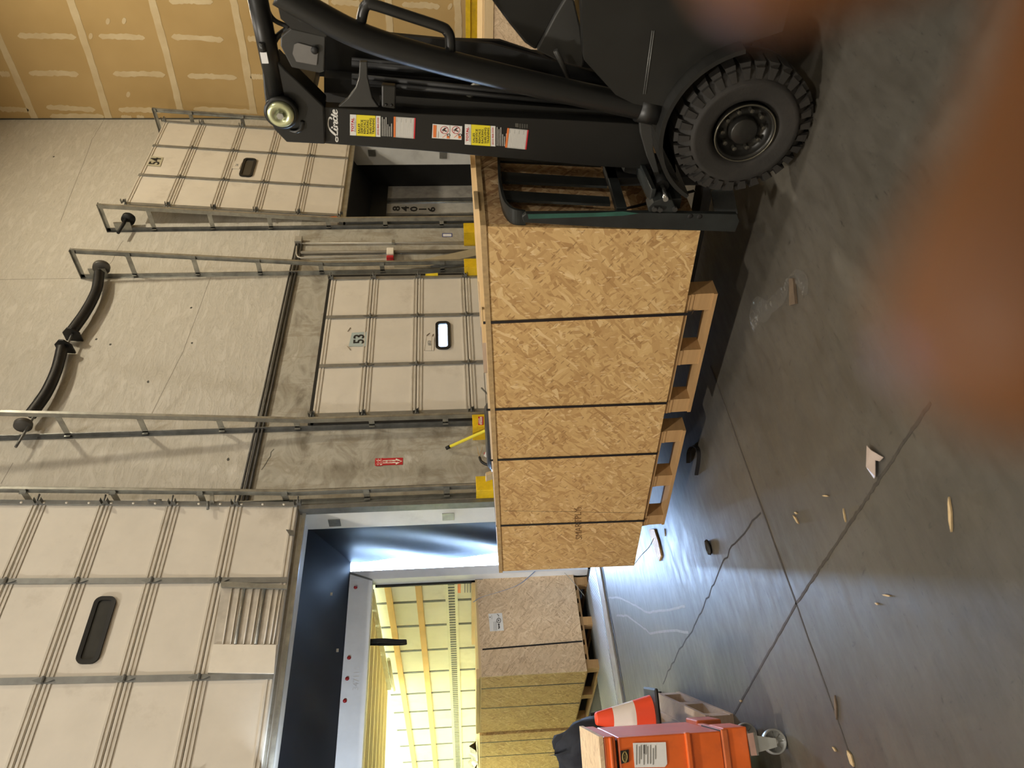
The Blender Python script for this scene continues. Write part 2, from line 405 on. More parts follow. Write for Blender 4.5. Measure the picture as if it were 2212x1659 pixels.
_fc = [0]
def text_mb(s, c, right, up, h=None, wid=None, th=.0008, bold=0.0, squash=None):
    """Letters of string s, centred on c, as a thin relief facing right x up."""
    cu = bpy.data.curves.new('t', 'FONT'); cu.body = s; cu.size = 1; cu.extrude = .02; cu.resolution_u = 2; cu.offset = bold
    cu.align_x = 'CENTER'; cu.space_line = .95
    o = bpy.data.objects.new('t', cu); COL.objects.link(o)
    bpy.context.view_layer.update()
    me = bpy.data.meshes.new_from_object(o.evaluated_get(bpy.context.evaluated_depsgraph_get()))
    xs = [v.co.x for v in me.vertices]; ys = [v.co.y for v in me.vertices]
    cx, cy = (min(xs)+max(xs))/2, (min(ys)+max(ys))/2; W, Hh = max(xs)-min(xs), max(ys)-min(ys)
    sy = (h/Hh) if h else wid/W; sx = (wid/W) if wid else sy
    right, up = Vector(right).normalized(), Vector(up).normalized(); nn = right.cross(up)
    c = Vector(c); m = MB()
    m.add([c+right*(v.co.x-cx)*sx+up*(v.co.y-cy)*sy+nn*(th if v.co.z > 0 else -th*.5) for v in me.vertices], [tuple(p.vertices) for p in me.polygons])
    bpy.data.objects.remove(o); bpy.data.curves.remove(cu); bpy.data.meshes.remove(me)
    return m
def rect_px(x0, y0, x1, y1, axis, val, th):
    """Slab over a photo rectangle lying on the plane axis=val; th is signed thickness towards the viewer (negative axis)."""
    p = [at(x0, y0, axis, val), at(x1, y0, axis, val), at(x1, y1, axis, val), at(x0, y1, axis, val)]
    e = Vector((0, 0, 0)); e['XYZ'.index(axis)] = -th
    return MB().prism(p, e)
def poly_px(pts, axis, val, th):
    e = Vector((0, 0, 0)); e['XYZ'.index(axis)] = th
    return MB().prism([at(x, y, axis, val) for x, y in pts], e)
def arc(c, u, v, r, a0, a1, n):
    c, u, v = Vector(c), Vector(u), Vector(v)
    return [c+u*r*math.cos(a0+(a1-a0)*i/n)+v*r*math.sin(a0+(a1-a0)*i/n) for i in range(n+1)]
def smooth_path(pts, n=8):       # Catmull-Rom through the points
    P = [Vector(p) for p in pts]; out = []
    for i in range(len(P)-1):
        p0, p1, p2, p3 = P[max(i-1, 0)], P[i], P[i+1], P[min(i+2, len(P)-1)]
        for k in range(n):
            t = k/n
            out.append(.5*((2*p1)+(p2-p0)*t+(2*p0-5*p1+4*p2-p3)*t*t+(3*p1-p0-3*p2+p3)*t**3))
    return out+[P[-1]]

# ------------------------------------------------------------------ setting
YI, YO = 6.55, 6.85            # inner and outer face of the dock wall
XR, XL, YF, ZC = 12.80, -8.0, -10.0, 9.4
MB().box((XL, YF, -.25), (XR, YO, 0)).build('floor', FLOORM, kind='structure')
MB().box((XL-.2, YF-.2, ZC), (XR+.2, YO, ZC+.2)).build('ceiling', SEALCOL, kind='structure')
mb = MB()
ops = [(2.05, 4.71, 2.95), (6.0, 8.2, 2.93), (9.62, 12.0, 2.95)]
xs = [XL]
x = XL
for a, b, z in ops:
    mb.box((x, YI, 0), (a, YO, ZC)); mb.box((a, YI, z), (b, YO, ZC)); x = b
mb.box((x, YI, 0), (XR, YO, ZC)); mb.box((XL, YO-.05, -1.2), (XR, YO, 0))
wall_back = mb.build('wall_back', WALLM, kind='structure')
for a, b in (((12, 258), None),): pass
wr = MB().box((XR, YF, -.2), (XR+.2, YI, ZC)).build('wall_right', DRYM, kind='structure')
MB().box((XL-.2, YF, -.2), (XL, YO, ZC)).build('wall_left', SEALCOL, kind='structure')
MB().box((XL, YF-.2, -.2), (XR, YF, ZC)).build('wall_front', SEALCOL, kind='structure')
MB().box((-14, YO+.01, -1.4), (26, 40, -1.2)).build('ground', ASPH, kind='structure')

# joint compound on the drywall: taped seams and trowelled strips, each a skin a few millimetres thick
def comp(pts, wd, jag=.25, name='taped_joint'):
    P = [at(px_, py_, 'X', XR) for px_, py_ in pts]
    path = smooth_path(P, 10); n = len(path); L_, R_ = [], []
    for i, p in enumerate(path):
        t = (path[min(i+1, n-1)]-path[max(i-1, 0)]).normalized(); s = Vector((0, -t.z, t.y))
        k = min(1, min(i, n-1-i)/2.0+.15) if name == 'compound_strip' else 1
        L_.append(p+s*wd*.5*k*(1+jag*(random.random()-.5))); R_.append(p-s*wd*.5*k*(1+jag*(random.random()-.5)))
    m = MB(); th = Vector((-.004, 0, 0))
    for i in range(n-1):
        m.hexa([L_[i], L_[i+1], R_[i+1], R_[i], L_[i]+th, L_[i+1]+th, R_[i+1]+th, R_[i]+th])
    return m.build(name, COMP, wr)
def lim(a, b):   # keep points of a long joint on the wall
    return [a, b]
for a, b in [((-60, -40), (76, 258)), ((145, -20), (236, 260)), ((322, -20), (390, 240)), ((500, -20), (548, 246)), ((700, -10), (712, 140)), ((836, -30), (842, 120)), ((985, -30), (990, 110))]:
    comp([a, ((a[0]+b[0])/2+2, (a[1]+b[1])/2), b], .11)
for a, b in [((38, 78), (165, 80)), ((213, 78), (313, 82)), ((370, 80), (483, 86)), ((535, 84), (570, 86)), ((62, 158), (170, 160)), ((244, 160), (357, 161)),
             ((405, 164), (512, 168)), ((0, 160), (22, 161)), ((540, 165), (578, 168)), ((100, 232), (206, 237)), ((256, 237), (350, 239)), ((418, 236), (545, 242)), ((0, 236), (62, 238)),
             ((108, 252), (225, 252)), ((365, 2), (460, 4)), ((868, 10), (950, 14)), ((715, 4), (780, 8)), ((262, 254), (285, 256)), ((296, 254), (312, 256))]:
    comp([a, ((a[0]+b[0])/2, (a[1]+b[1])/2-1), b], .085, .5, 'compound_strip')
for px_, py_ in [(233, 46), (268, 45), (196, 78), (277, 204), (972, 14)]:
    c = at(px_, py_, 'X', XR)
    MB().prism([c+Vector((0, math.cos(a)*.05, math.sin(a)*.032+math.cos(a)*.02)) for a in [i*.628 for i in range(10)]], (-.004, 0, 0)).build('compound_patch', COMP, wr)
MB().box((XR-.012, YI-.02, 2.5), (XR, YI, ZC)).build('corner_gap', SEAM, wr)
# thin cracks and panel joints of the upper wall, recessed dark lines standing one millimetre proud
def crack(pts, wd, name, parent, axis='Y', val=YI, mat=SEAM, jit=0.0, th=.001, sub=6):
    P = [at(a, b, axis, val) for a, b in pts]; Q = []
    for i in range(len(P)-1):
        for k in range(sub):
            q = P[i].lerp(P[i+1], k/sub)
            if jit and (k or i): q = q+Vector((random.uniform(-jit, jit), random.uniform(-jit, jit) if axis == 'Z' else 0, random.uniform(-jit, jit) if axis != 'Z' else 0))
            Q.append(q)
    Q.append(P[-1])
    up = {'Y': Vector((0, -1, 0)), 'Z': Vector((0, 0, 1)), 'X': Vector((-1, 0, 0))}[axis]
    m = MB()
    for i in range(len(Q)-1):
        t = (Q[i+1]-Q[i]).normalized(); s = t.cross(up).normalized()*wd*.5
        m.hexa([Q[i]-s, Q[i+1]-s, Q[i+1]+s, Q[i]+s, Q[i]-s+up*th, Q[i+1]-s+up*th, Q[i+1]+s+up*th, Q[i]+s+up*th])
    return m.build(name, mat, parent)
CRK = plain('hairline', (.30, .275, .23), .8)
crack([(0, 604), (185, 601)], .007, 'panel_joint', wall_back, mat=CRK)
crack([(225, 258), (200, 300), (130, 480)], .007, 'wall_crack', wall_back, mat=CRK, jit=.006)
crack([(266, 520), (236, 572)], .007, 'wall_crack', wall_back, mat=CRK, jit=.01)
crack([(455, 600), (395, 760), (322, 905)], .006, 'wall_crack', wall_back, mat=CRK, jit=.004)
crack([(2, 1045), (28, 1000)], .007, 'wall_crack', wall_back, mat=CRK)
crack([(565, 1015), (592, 970)], .008, 'wall_crack', wall_back, jit=.01)
for px_, py_ in [(413, 665), (415, 741), (320, 825), (208, 733), (238, 744), (116, 339), (493, 992)]:
    c = at(px_, py_, 'Y', YI)
    MB().prism([c+Vector((math.cos(i*1.05)*.022*random.uniform(.5, 1.2), 0, math.sin(i*1.05)*.016*random.uniform(.5, 1.2))) for i in range(6)], (0, -.003, 0)).build('wall_chip', SEAM, wall_back)

# floor joints and cracks
FLO = bpy.data.objects['floor']
JOINT = plain('floor_joint', (.032, .026, .020), .8, 0, .3, 40)
CRACKM = plain('floor_crack', (.02, .018, .016), .8)
CHALK = plain('chalk_line', (.17, .165, .155), .6, 0, .2, 30)
j0 = at(1720, 1305, 'Z', 0)
def floor_line(a, b, wd, name, mat=JOINT, jit=0, sub=14):
    m = MB(); a, b = Vector(a), Vector(b); pr = None
    for i in range(sub+1):
        q = a.lerp(b, i/sub)
        s = (b-a).normalized().cross(Vector((0, 0, 1)))
        q = q+s*random.uniform(-jit, jit); ww = wd*random.uniform(.75, 1.25)*.5
        cur = (q-s*ww, q+s*ww)
        if pr: m.hexa([pr[0], cur[0], cur[1], pr[1]]+[p+Vector((0, 0, .0012)) for p in (pr[0], cur[0], cur[1], pr[1])])
        pr = cur
    return m.build(name, mat, FLO)
floor_line(at(1535, 790, 'Z', 0), at(1720, 1305, 'Z', 0), .011, 'floor_joint', jit=.002)
floor_line(at(1720, 1305, 'Z', 0), at(1860, 1700, 'Z', 0), .009, 'floor_joint', jit=.003)
floor_line(at(2010, 870, 'Z', 0), at(1720, 1305, 'Z', 0), .013, 'floor_joint', jit=.003, sub=60)
floor_line(at(1720, 1305, 'Z', 0), at(1560, 1588, 'Z', 0), .012, 'floor_joint', jit=.002, sub=30)
crack([(1643, 1108), (1590, 1165), (1562, 1215), (1525, 1298), (1495, 1360), (1456, 1425), (1432, 1478)], .009, 'floor_crack', FLO, 'Z', 0, CRACKM, .012, .001)
crack([(1310, 1292), (1335, 1290), (1362, 1302), (1398, 1323), (1440, 1318), (1480, 1310)], .016, 'chalk_line', FLO, 'Z', 0, CHALK, .004, .001)
crack([(1332, 1330), (1354, 1330), (1385, 1352), (1405, 1368), (1450, 1362), (1488, 1366)], .016, 'chalk_line', FLO, 'Z', 0, CHALK, .004, .001)

# ------------------------------------------------------------------ dock doors
def door_plane(tilted):
    if tilted: return lambda z: YI+.08-.17-(z-3.1)*.08
    return lambda z: 6.47
def make_door(name, xs_, zs, tilted, label, window=None):
    """Sectional dock door: sections stacked between zs, metal stiles at xs_, hinges at the seams."""
    fy = door_plane(tilted); n0 = Vector((0, -1, -.08 if tilted else 0)).normalized()
    root = thing(name, label, 'dock door', ((xs_[0]+xs_[-1])/2, fy(zs[0]), zs[0]), kind='structure')
    x0, x1 = xs_[0], xs_[-1]; inn = Vector((0, .05, 0))
    def P(x, z): return Vector((x, fy(z), z))
    secs = []
    for r in range(len(zs)-1):
        a, b = zs[r]+.004, zs[r+1]-.004
        m = MB(); m.hexa([P(x0, a), P(x1, a), P(x1, a)+inn, P(x0, a)+inn, P(x0, b), P(x1, b), P(x1, b)+inn, P(x0, b)+inn])
        sec = m.build('door_section', WHITE, root)
        mr = MB()
        for zz in (a+.016, a+.050, b-.016, b-.050):
            wz = .008
            mr.hexa([P(x0, zz-wz), P(x1, zz-wz), P(x1, zz-wz)+n0*.009, P(x0, zz-wz)+n0*.009, P(x0, zz+wz), P(x1, zz+wz), P(x1, zz+wz)+n0*.009, P(x0, zz+wz)+n0*.009])
        if r: mr.hexa([P(x0, zs[r]-.03)+inn, P(x1, zs[r]-.03)+inn, P(x1, zs[r]-.03)+inn*1.2, P(x0, zs[r]-.03)+inn*1.2, P(x0, zs[r]+.03)+inn, P(x1, zs[r]+.03)+inn, P(x1, zs[r]+.03)+inn*1.2, P(x0, zs[r]+.03)+inn*1.2])
        mr.build('section_rib', RIB, sec)
        secs.append(sec)
    wst = .055
    for r in range(len(zs)-1):
        for i, xx in enumerate(xs_):
            c = xx+(-wst/2-.004 if i == len(xs_)-1 else wst/2+.004 if i == 0 else 0)
            a, b = zs[r]+.006, zs[r+1]-.006; m = MB()
            A = [P(c-wst/2, a)+n0*.004, P(c+wst/2, a)+n0*.004, P(c+wst/2, b)+n0*.004, P(c-wst/2, b)+n0*.004]
            m.prism(A, n0*.012)
            st = m.build('stile', STRAPM, secs[r])
    hm = MB()
    hm.prism([(-.09, 0, 0), (-.03, 0, -.022), (.03, 0, -.022), (.09, 0, 0), (.03, 0, .022), (-.03, 0, .022)], (0, -.006, 0))
    hm.tube([(0, -.012, -.026), (0, -.012, .026)], .014, 8)
    hmesh = MB().add([Vector((v.z, v.y, v.x)) for v in hm.v], hm.f).mesh('hinge', GALV_D)
    bmh = MB().box((-.03, -.075, -.055), (.03, 0, -.049)).box((-.03, -.075, .049), (.03, 0, .055)).prism([(-.03, 0, -.055), (-.03, -.075, -.055), (-.03, 0, .055)], (.004, 0, 0)).tube([(-.03, -.05, 0), (.10, -.05, 0)], .014, 8).mesh('roller_hinge', GALV_D)
    for z in zs:
        for i, xx in enumerate(xs_):
            if i in (0, len(xs_)-1):
                o = piece('roller_hinge', bmh, root, P(xx+(-.03 if i else .03), z)+n0*.017)
                o.scale = (.62 if i else -.62, .8, .6)
            elif zs[0] < z < zs[-1]:
                piece('hinge', hmesh, root, P(xx, z)+n0*.017)
    if window:
        wx0, wx1, wz0, wz1, lit = window
        fr = MB(); cx, cz = (wx0+wx1)/2, (wz0+wz1)/2; hw, hh = (wx1-wx0)/2, (wz1-wz0)/2
        def rr(hw, hh, r, z3=0):
            o = []
            for sx, sz, a0 in ((1, 1, 0), (-1, 1, 1.5708), (-1, -1, 3.1416), (1, -1, 4.7124)):
                for k in range(6):
                    a = a0+1.5708*k/5; o.append((cx+sx*(hw-r)+r*math.cos(a), cz+sz*(hh-r)+r*math.sin(a)))
            return o
        O = rr(hw, hh, .06); I = rr(hw-.035, hh-.035, .03); n = len(O)
        vs = [P(x, z)+n0*.003 for x, z in O]+[P(x, z)+n0*.022 for x, z in O]+[P(x, z)+n0*.018 for x, z in I]+[P(x, z)+n0*.001 for x, z in I]
        fr.add(vs, [(k*n+i, k*n+(i+1) % n, (k+1)*n+(i+1) % n, (k+1)*n+i) for k in range(3) for i in range(n)])
        f = fr.build('window_frame', BLACK2, root)
        MB().prism([P(x, z)+n0*.002 for x, z in rr(hw-.032, hh-.032, .03)], n0*.003).build('pane', GLASS if lit else GLASSD, f)
        if lit:      # the glass really looks out: cut the section behind it
            r = [i for i in range(len(zs)-1) if zs[i] < cz < zs[i+1]][0]
            sec = secs[r]; me = sec.data
            a, b = zs[r]+.004, zs[r+1]-.004; m = MB(); g = .036
            for (q0, q1, z0, z1) in ((x0, wx0+g, a, b), (wx1-g, x1, a, b), (wx0+g, wx1-g, a, wz0+g), (wx0+g, wx1-g, wz1-g, b)):
                m.hexa([P(q0, z0), P(q1, z0), P(q1, z0)+inn, P(q0, z0)+inn, P(q0, z1), P(q1, z1), P(q1, z1)+inn, P(q0, z1)+inn])
            sec.data = m.mesh('door_section', WHITE, world_off(root))
    return root, P, n0

d1, P1, N1 = make_door('door_1', [2.09, 2.965, 3.865, 4.735], [2.965, 3.56, 4.14, 4.755, 5.345, 5.95], True,
                       'raised dock door over the open trailer at left, lower middle panel torn open', (3.10, 3.71, 4.385, 4.565, False))
d2, P2, N2 = make_door('door_2', [5.853, 6.656, 7.518, 8.319], [0.02, .61, 1.212, 1.821, 2.402, 2.952], False,
                       'closed dock door marked 53 with a daylit window', (6.585+.31, 7.39, 1.42, 1.60, True))
d3, P3, N3 = make_door('door_3', [9.72, 10.50, 11.34, 12.13], [2.94, 3.53, 4.11, 4.68, 5.29, 5.87], True,
                       'raised dock door marked 54 behind the forklift mast', (10.62, 11.14, 4.30, 4.49, False))
# side and head seals of the closed door
for a, b in (((5.78, 6.49, 0), (6.0, YI, 2.96)), ((8.2, 6.49, 0), (8.40, YI, 2.96)), ((5.78, 6.49, 2.93), (8.40, YI, 2.99))):
    MB().box(a, b).build('door_seal', BLACK2, d2)

for k_ in range(14):
    zz_ = 3.1+k_*.2; q_ = P1(4.735-.034, zz_)+N1*.017
    MB().lathe([(0, 0), (.013, 0), (.013, .001), (0, .001)], q_, N1, 12).build('bolt_hole', CREAM, d1)
# torn panel: open recess with bare ribs, and a loose cover plate
def p1(x, y, o=0.0): return onp(x, y, P1(3, 3)+N1*o, N1)
rec = MB().prism([p1(478, 1268, .006), p1(612, 1270, .006), p1(600, 1393, .006), p1(462, 1393, .006)], N1*.004).build('bare_core', plain('bare_core', (.50, .46, .40), .6, 0, .2, 7), d1)
for px_ in (495, 512, 522, 540, 556, 566, 584, 596, 604):
    MB().tube([p1(px_+6, 1270, .016), p1(px_-14, 1392, .016)], .007 if px_ not in (522, 566) else .014, 6).build('core_rib', RIB if px_ not in (522, 566) else GALV, rec)
MB().prism([p1(461, 1393, .012), p1(597, 1394, .012), p1(592, 1456, .012), p1(449, 1454, .012)], N1*.012).build('patch_plate', plain('patch_plate', (.78, .73, .64), .5, 0, .05, 5, 0, (.55, .50, .43)), d1)
MB().prism([p1(478, 1258, .02), p1(620, 1266, .02), p1(620, 1274, .02), p1(478, 1270, .02)], N1*.02).build('torn_lip', GALV, d1)
MB().prism([p1(455, 1072, .02), p1(463, 1072, .02), p1(463, 1088, .02), p1(455, 1088, .02)], N1*.05).build('latch', GALV, d1)
MB().tube([p1(449, 1084, .05), p1(449, 1100, .05)], .014, 8).build('latch_bolt', GALV_D, d1)
MB().prism([p1(618, 1145, .016), p1(634, 1147, .016), p1(634, 1158, .016), p1(626, 1157, .016)], N1*.012).build('torn_corner', GALV_D, d1)
MB().tube(smooth_path([p1(320, 1080, .02), p1(323, 1080, .05), p1(345, 1080, .05), p1(348, 1080, .02)], 4), .008, 8).build('pull_handle', GALV_D, d1)
# door numbers
def sign_on(door, n0, px4, p0, mat, txt, tmat, hh, name='number_sign'):
    q = [onp(a, b, Vector(p0)+n0*.006, n0) for a, b in px4]
    s = MB().prism(q, n0*.002).build(name, mat, door)
    c = (q[0]+q[1]+q[2]+q[3])/4+n0*.0035
    r = (q[1]-q[0]).normalized(); u = n0.cross(r); u = u if u.z > 0 else -u
    text_mb(txt, c, r, u, h=hh, th=.001, bold=.02).build('number', tmat, s)
    return s
# corners given upright: lower left, lower right, upper right, upper left
sign_on(d2, N2, [(793, 748), (794, 717), (760, 719), (753, 748)], P2(7, 1), SIGNGREY, '53', INK, .13)
sign_on(d2, N2, [(937, 757), (938, 727), (918, 726), (918, 757)], P2(7, 1), WHITE, '#53', INKGREY, .045, 'small_tag')
sign_on(d3, N3, [(346, 360), (353, 340), (325, 337), (315, 357)], P3(11, 4), plain('sign_sage', (.50, .47, .34), .5), '54', INK, .15)
sign_on(d3, N3, [(517, 365), (522, 351), (507, 347), (501, 364)], P3(11, 4), WHITE, '54', INKGREY, .045, 'small_tag')
MB().prism([onp(a, b, P3(11, 4)+N3*.006, N3) for a, b in [(706, 469), (708, 476), (730, 475), (728, 467)]], N3*.002).build('warning_tag', DECORG, d3)
MB().prism([onp(a, b, P3(11, 4)+N3*.009, N3) for a, b in [(706, 469), (708, 476), (714, 476), (713, 468)]], N3*.002).build('warning_tag_end', plain('brown', (.2, .03, .02)), d3)
MB().prism([onp(a, b, P2(7, 1)+N2*.02, N2) for a, b in [(919, 592), (919, 596), (946, 596), (946, 590)]], N2*.004).build('yellow_tag', YELLOW2, d2)
MB().tube([onp(a, b, P2(7, 1)+N2*.03, N2) for a, b in [(974, 900), (979, 893), (992, 893), (996, 900)]], .008, 6).build('pull_handle', GALV_D, d2)
for pts in ([(757, 708), (751, 716)], [(750, 748), (757, 756)], [(790, 708), (789, 715)], [(917, 757), (922, 724), (928, 720)], [(932, 757), (933, 728), (936, 722)]):
    Q = [onp(a, b, P2(7, 1)+N2*.004, N2) for a, b in pts]
    MB().tube(Q, .006, 5).build('tape_residue', plain('residue', (.36, .30, .22), .8), d2)

# ------------------------------------------------------------------ door tracks
def track(xw, ztop, label, side, zlow=1.15):
    """Rail leaning off the wall, wall angle and spacer brackets. side=+1: rail opens to +x."""
    root = thing('door_track', label, 'door track', (xw, YI, 0))
    so = lambda z: .17+(z-3.1)*.08 if z > 3.0 else .15
    R = lambda z, o=0.0: Vector((xw-side*.02, YI-so(z)-o, z))
    zs = [0.02, 3.0, ztop]
    for k in (0, 1):
        a, b = zs[k], zs[k+1]; m = MB()
        for (dx, dy, wx, wy) in ((-.004, -.03, .006, .06), (0, -.03, .028*side, .006), (0, .026, .028*side, .006)):
            pts = []
            for z in (a, b):
                c = R(z)
                pts.append([c+Vector((dx, dy, 0)), c+Vector((dx+wx, dy, 0)), c+Vector((dx+wx, dy+wy, 0)), c+Vector((dx, dy+wy, 0))])
            m.hexa(pts[0]+pts[1])
        m.build('rail', GALV, root)
    m = MB()
    m.box((xw-.035, YI-.006, .02), (xw+.035, YI, ztop)); m.box((xw-.004, YI-.05, .02), (xw+.004, YI-.006, ztop))
    m.build('wall_angle', GALV_D if side > 0 else GALV, root)
    for z in [zz for zz in (.6, 1.5, 2.3, 3.1, 3.9, 4.7, 5.5) if zz < ztop-.3]:
        m = MB(); s = so(z)
        m.box((xw-.004, YI-s-.02, z-.03), (xw+.004, YI-.004, z+.03)); m.box((xw-.03, YI-s+.02, z-.03), (xw+.03, YI-s+.026, z+.03))
        m.box((xw-.03, YI-.034, z-.03), (xw+.03, YI-.028, z+.03))
        m.build('bracket', GALV, root)
    m = MB(); s = so(ztop)
    m.box((xw-.004, YI-s-.03, ztop-.05), (xw+.004, YI, ztop)); m.box((xw-.035, YI-s-.03, ztop-.006), (xw+.035, YI, ztop))
    m.build('top_bracket', GALV, root)
    m = MB(); m.box((xw-.006, YI-.14, ztop-.34), (xw+.006, YI, ztop-.12)); m.build('bearing_plate', GALV, root)
    return root
TRK = [(4.80, 7.4, 'right track of the raised left dock door beside the open trailer', -1),
       (5.775, 6.75, 'left track of dock door 53 reaching up past the black springs', 1),
       (8.52, 6.18, 'right track of dock door 53 next to the vertical conduits', -1),
       (9.56, 6.14, 'left track of dock door 54, ladder of brackets toward the corner', 1),
       (12.31, 6.07, 'right track of dock door 54 next to the tan drywall', -1)]
for a in TRK: track(*a)
# angle along the raised left door edge with bolt holes
# torsion springs over door 53
tr = thing('spring_shaft', 'black sagging torsion spring shaft across the wall above dock door 53', 'torsion spring', (7.1, YI, 5.95))
SY = YI-.13
def sp(px_, py_): return at(px_, py_, 'Y', SY)
shaft = smooth_path([sp(34, 966), sp(66, 912), sp(112, 826), sp(152, 730), sp(190, 650), sp(214, 583)], 8)
MB().tube(shaft, .014, 8).build('shaft', GALV_D, tr)
for pts in ([(214, 590), (208, 628), (186, 672), (155, 716)], [(134, 752), (122, 800), (99, 850), (66, 896)]):
    m = MB(); path = smooth_path([sp(*p) for p in pts], 14); m.tube(path, .062, 14)
    spg = m.build('spring', SPRING, tr)
    for i in range(1, len(path)-1, 1):
        pass
m = MB()
for pts in ([(214, 590), (208, 628), (186, 672), (155, 716)], [(134, 752), (122, 800), (99, 850), (66, 896)]):
    path = smooth_path([sp(*p) for p in pts], 20)
    hel = []
    for i in range((len(path)-1)*6):
        f_ = i/6; k = int(f_); q = path[k].lerp(path[k+1], f_-k); t = (path[k+1]-path[k]).normalized(); x_ = t.cross(Vector((0, 1, 0))).normalized(); y_ = t.cross(x_)
        hel.append(q+(x_*math.cos(i*1.047)+y_*math.sin(i*1.047))*.064)
    m.tube(hel, .006, 4, cap=False)
m.build('spring_coil', SPRING, tr)
for px_, py_ in ((154, 722), (137, 748)):
    c = sp(px_, py_); t = (sp(154, 722)-sp(137, 748)).normalized(); u = t.cross(Vector((0, 1, 0))).normalized()
    MB().prism([c+Vector((0, .11, 0))-u*.10, c+Vector((0, .11, 0))+u*.10, c+Vector((0, -.02, 0))+u*.10, c-Vector((0, .09, 0))+u*.03, c-Vector((0, .09, 0))-u*.03, c-Vector((0, .02, 0))-u*.10], t*.02).build('centre_bracket', BLACK2, tr)
for px_, py_, r in ((219, 578, .105), (50, 918, .09)):
    c = sp(px_, py_)
    MB().lathe([(0, -.03), (r*.9, -.03), (r, -.02), (r, .02), (r*.9, .03), (0, .03)], c, (sp(214, 590)-sp(208, 628)), 24).build('cable_drum', plain('drum_grey', (.09, .085, .078), .5, .3), tr)
# shaft stub of door 54
s54 = thing('spring_shaft', 'short shaft end and drum at the top of the door 54 track', 'torsion spring', tuple(at(268, 485, 'Y', YI-.13)), None)
MB().tube([at(255, 503, 'Y', YI-.14), at(268, 482, 'Y', YI-.14), at(274, 470, 'Y', YI-.14)], .022, 8).build('shaft', BLACK2, s54)
MB().lathe([(0, 0), (.09, 0), (.09, .06), (0, .06)], at(276, 476, 'Y', YI-.12), (1, 0, 0), 20).build('cable_drum', BLACK2, s54)

# ------------------------------------------------------------------ wall fittings
cz = [3.46, 3.50, 3.54]
for i, z in enumerate(cz):
    tag(MB().tube([(4.76, YI-.025, z+.03), (6.5, YI-.025, z), (9.2, YI-.025, z-.03)], .013, 8).build('wall_conduit', CONDUIT_D),
        ['lowest of the three dark conduits running along the paint line', 'middle of the three dark conduits running along the paint line', 'highest of the three dark conduits running along the paint line'][i], 'conduit', 'conduits along the paint line')
cb = thing('conduit_run', 'upper thin conduit dropping from a junction box beside the door 54 track', 'conduit', tuple(at(650, 525, 'Y', YI)))
MB().tube([at(650, 526, 'Y', YI-.03), at(1060, 523, 'Y', YI-.03)], .013, 8).build('pipe', CONDUIT, cb)
q = at(646, 525, 'Y', YI); MB().box((q.x-.06, YI-.08, q.z-.05), (q.x+.06, YI, q.z+.05)).build('junction_box', CONDUIT, cb, bevel=.006)
q = at(850, 527, 'Y', YI); MB().box((q.x-.03, YI-.05, q.z-.02), (q.x+.03, YI, q.z+.02)).build('pipe_clip', GALV, cb)
tag(MB().tube([at(650, 546, 'Y', YI-.03), at(1060, 542, 'Y', YI-.03)], .024, 8).build('conduit_run', plain('conduit_mid', (.22, .20, .165), .5, .2)), 'thicker middle conduit dropping beside the small alarm box', 'conduit')  # thicker pipe in a darker grey-brown than its neighbours
cb = thing('conduit_run', 'bent conduit ending at the small white and red alarm box', 'conduit', tuple(at(650, 556, 'Y', YI)))
MB().tube(smooth_path([at(641, 532, 'Y', YI-.03), at(641, 550, 'Y', YI-.03), at(650, 557, 'Y', YI-.03), at(680, 556, 'Y', YI-.03), at(838, 552, 'Y', YI-.03)], 5), .013, 8).build('pipe', CONDUIT, cb)
ab = thing('alarm_box', 'small white alarm box with red base on the wall beside door 53', 'alarm', tuple(at(843, 546, 'Y', YI)))
p0, p1_ = at(835, 552, 'Y', YI-.06), at(851, 538, 'Y', YI-.06)
MB().box((p0.x, YI-.09, p1_.z), (p1_.x, YI, p0.z)).build('housing', CREAM, ab, bevel=.008)
MB().box((p0.x-.055, YI-.07, p1_.z), (p0.x-.004, YI, p0.z)).build('red_base', RED, ab, bevel=.006)
lab = thing('wall_label', 'small blue bordered label on the concrete beside the door 54 track', 'label', tuple(at(966, 508, 'Y', YI)))
rect_px(955, 504, 977, 512, 'Y', YI-.0005, .002).build('plate', plain('label_blue', (.08, .10, .28), .4), lab)
rect_px(957, 505.5, 975, 510.5, 'Y', YI-.003, .001).build('face', PAPER, lab)
# fire sign
fs = thing('fire_sign', 'red and cream arrow sign pointing down to the fire extinguisher', 'sign', tuple(at(840, 997, 'Y', YI)))
def zs_(zx, zy): return (800+zx*100/2212, 960+zy*100/2212)
c = [zs_(230, 680), zs_(1555, 640), zs_(1545, 970), zs_(215, 1015)]
MB().prism([at(a, b, 'Y', YI-.001) for a, b in c], (0, -.003, 0)).build('plate', RED, fs)
ar = [(262, 705), (550, 700), (598, 765), (1215, 738), (1222, 668), (1520, 800), (1225, 965), (1205, 890), (585, 908), (545, 985), (248, 990), (318, 840)]
MB().prism([at(*zs_(a, b), 'Y', YI-.0045) for a, b in ar], (0, -.001, 0)).build('arrow', CREAM, fs)
text_mb('FIRE', at(*zs_(435, 842), 'Y', YI-.006), (1, 0, 0), (0, 0, 1), h=.07, wid=.105, bold=.03).build('lettering', RED, fs)
m = MB()
for i, ch in enumerate('EXTINGUISHER'):
    t_ = text_mb(ch, at(*zs_(590+i*72, 832-i*2.2), 'Y', YI-.006), (1, 0, 0), (0, 0, 1), h=.026, bold=.03); m.add(t_.v, t_.f)
m.build('lettering', RED, fs)
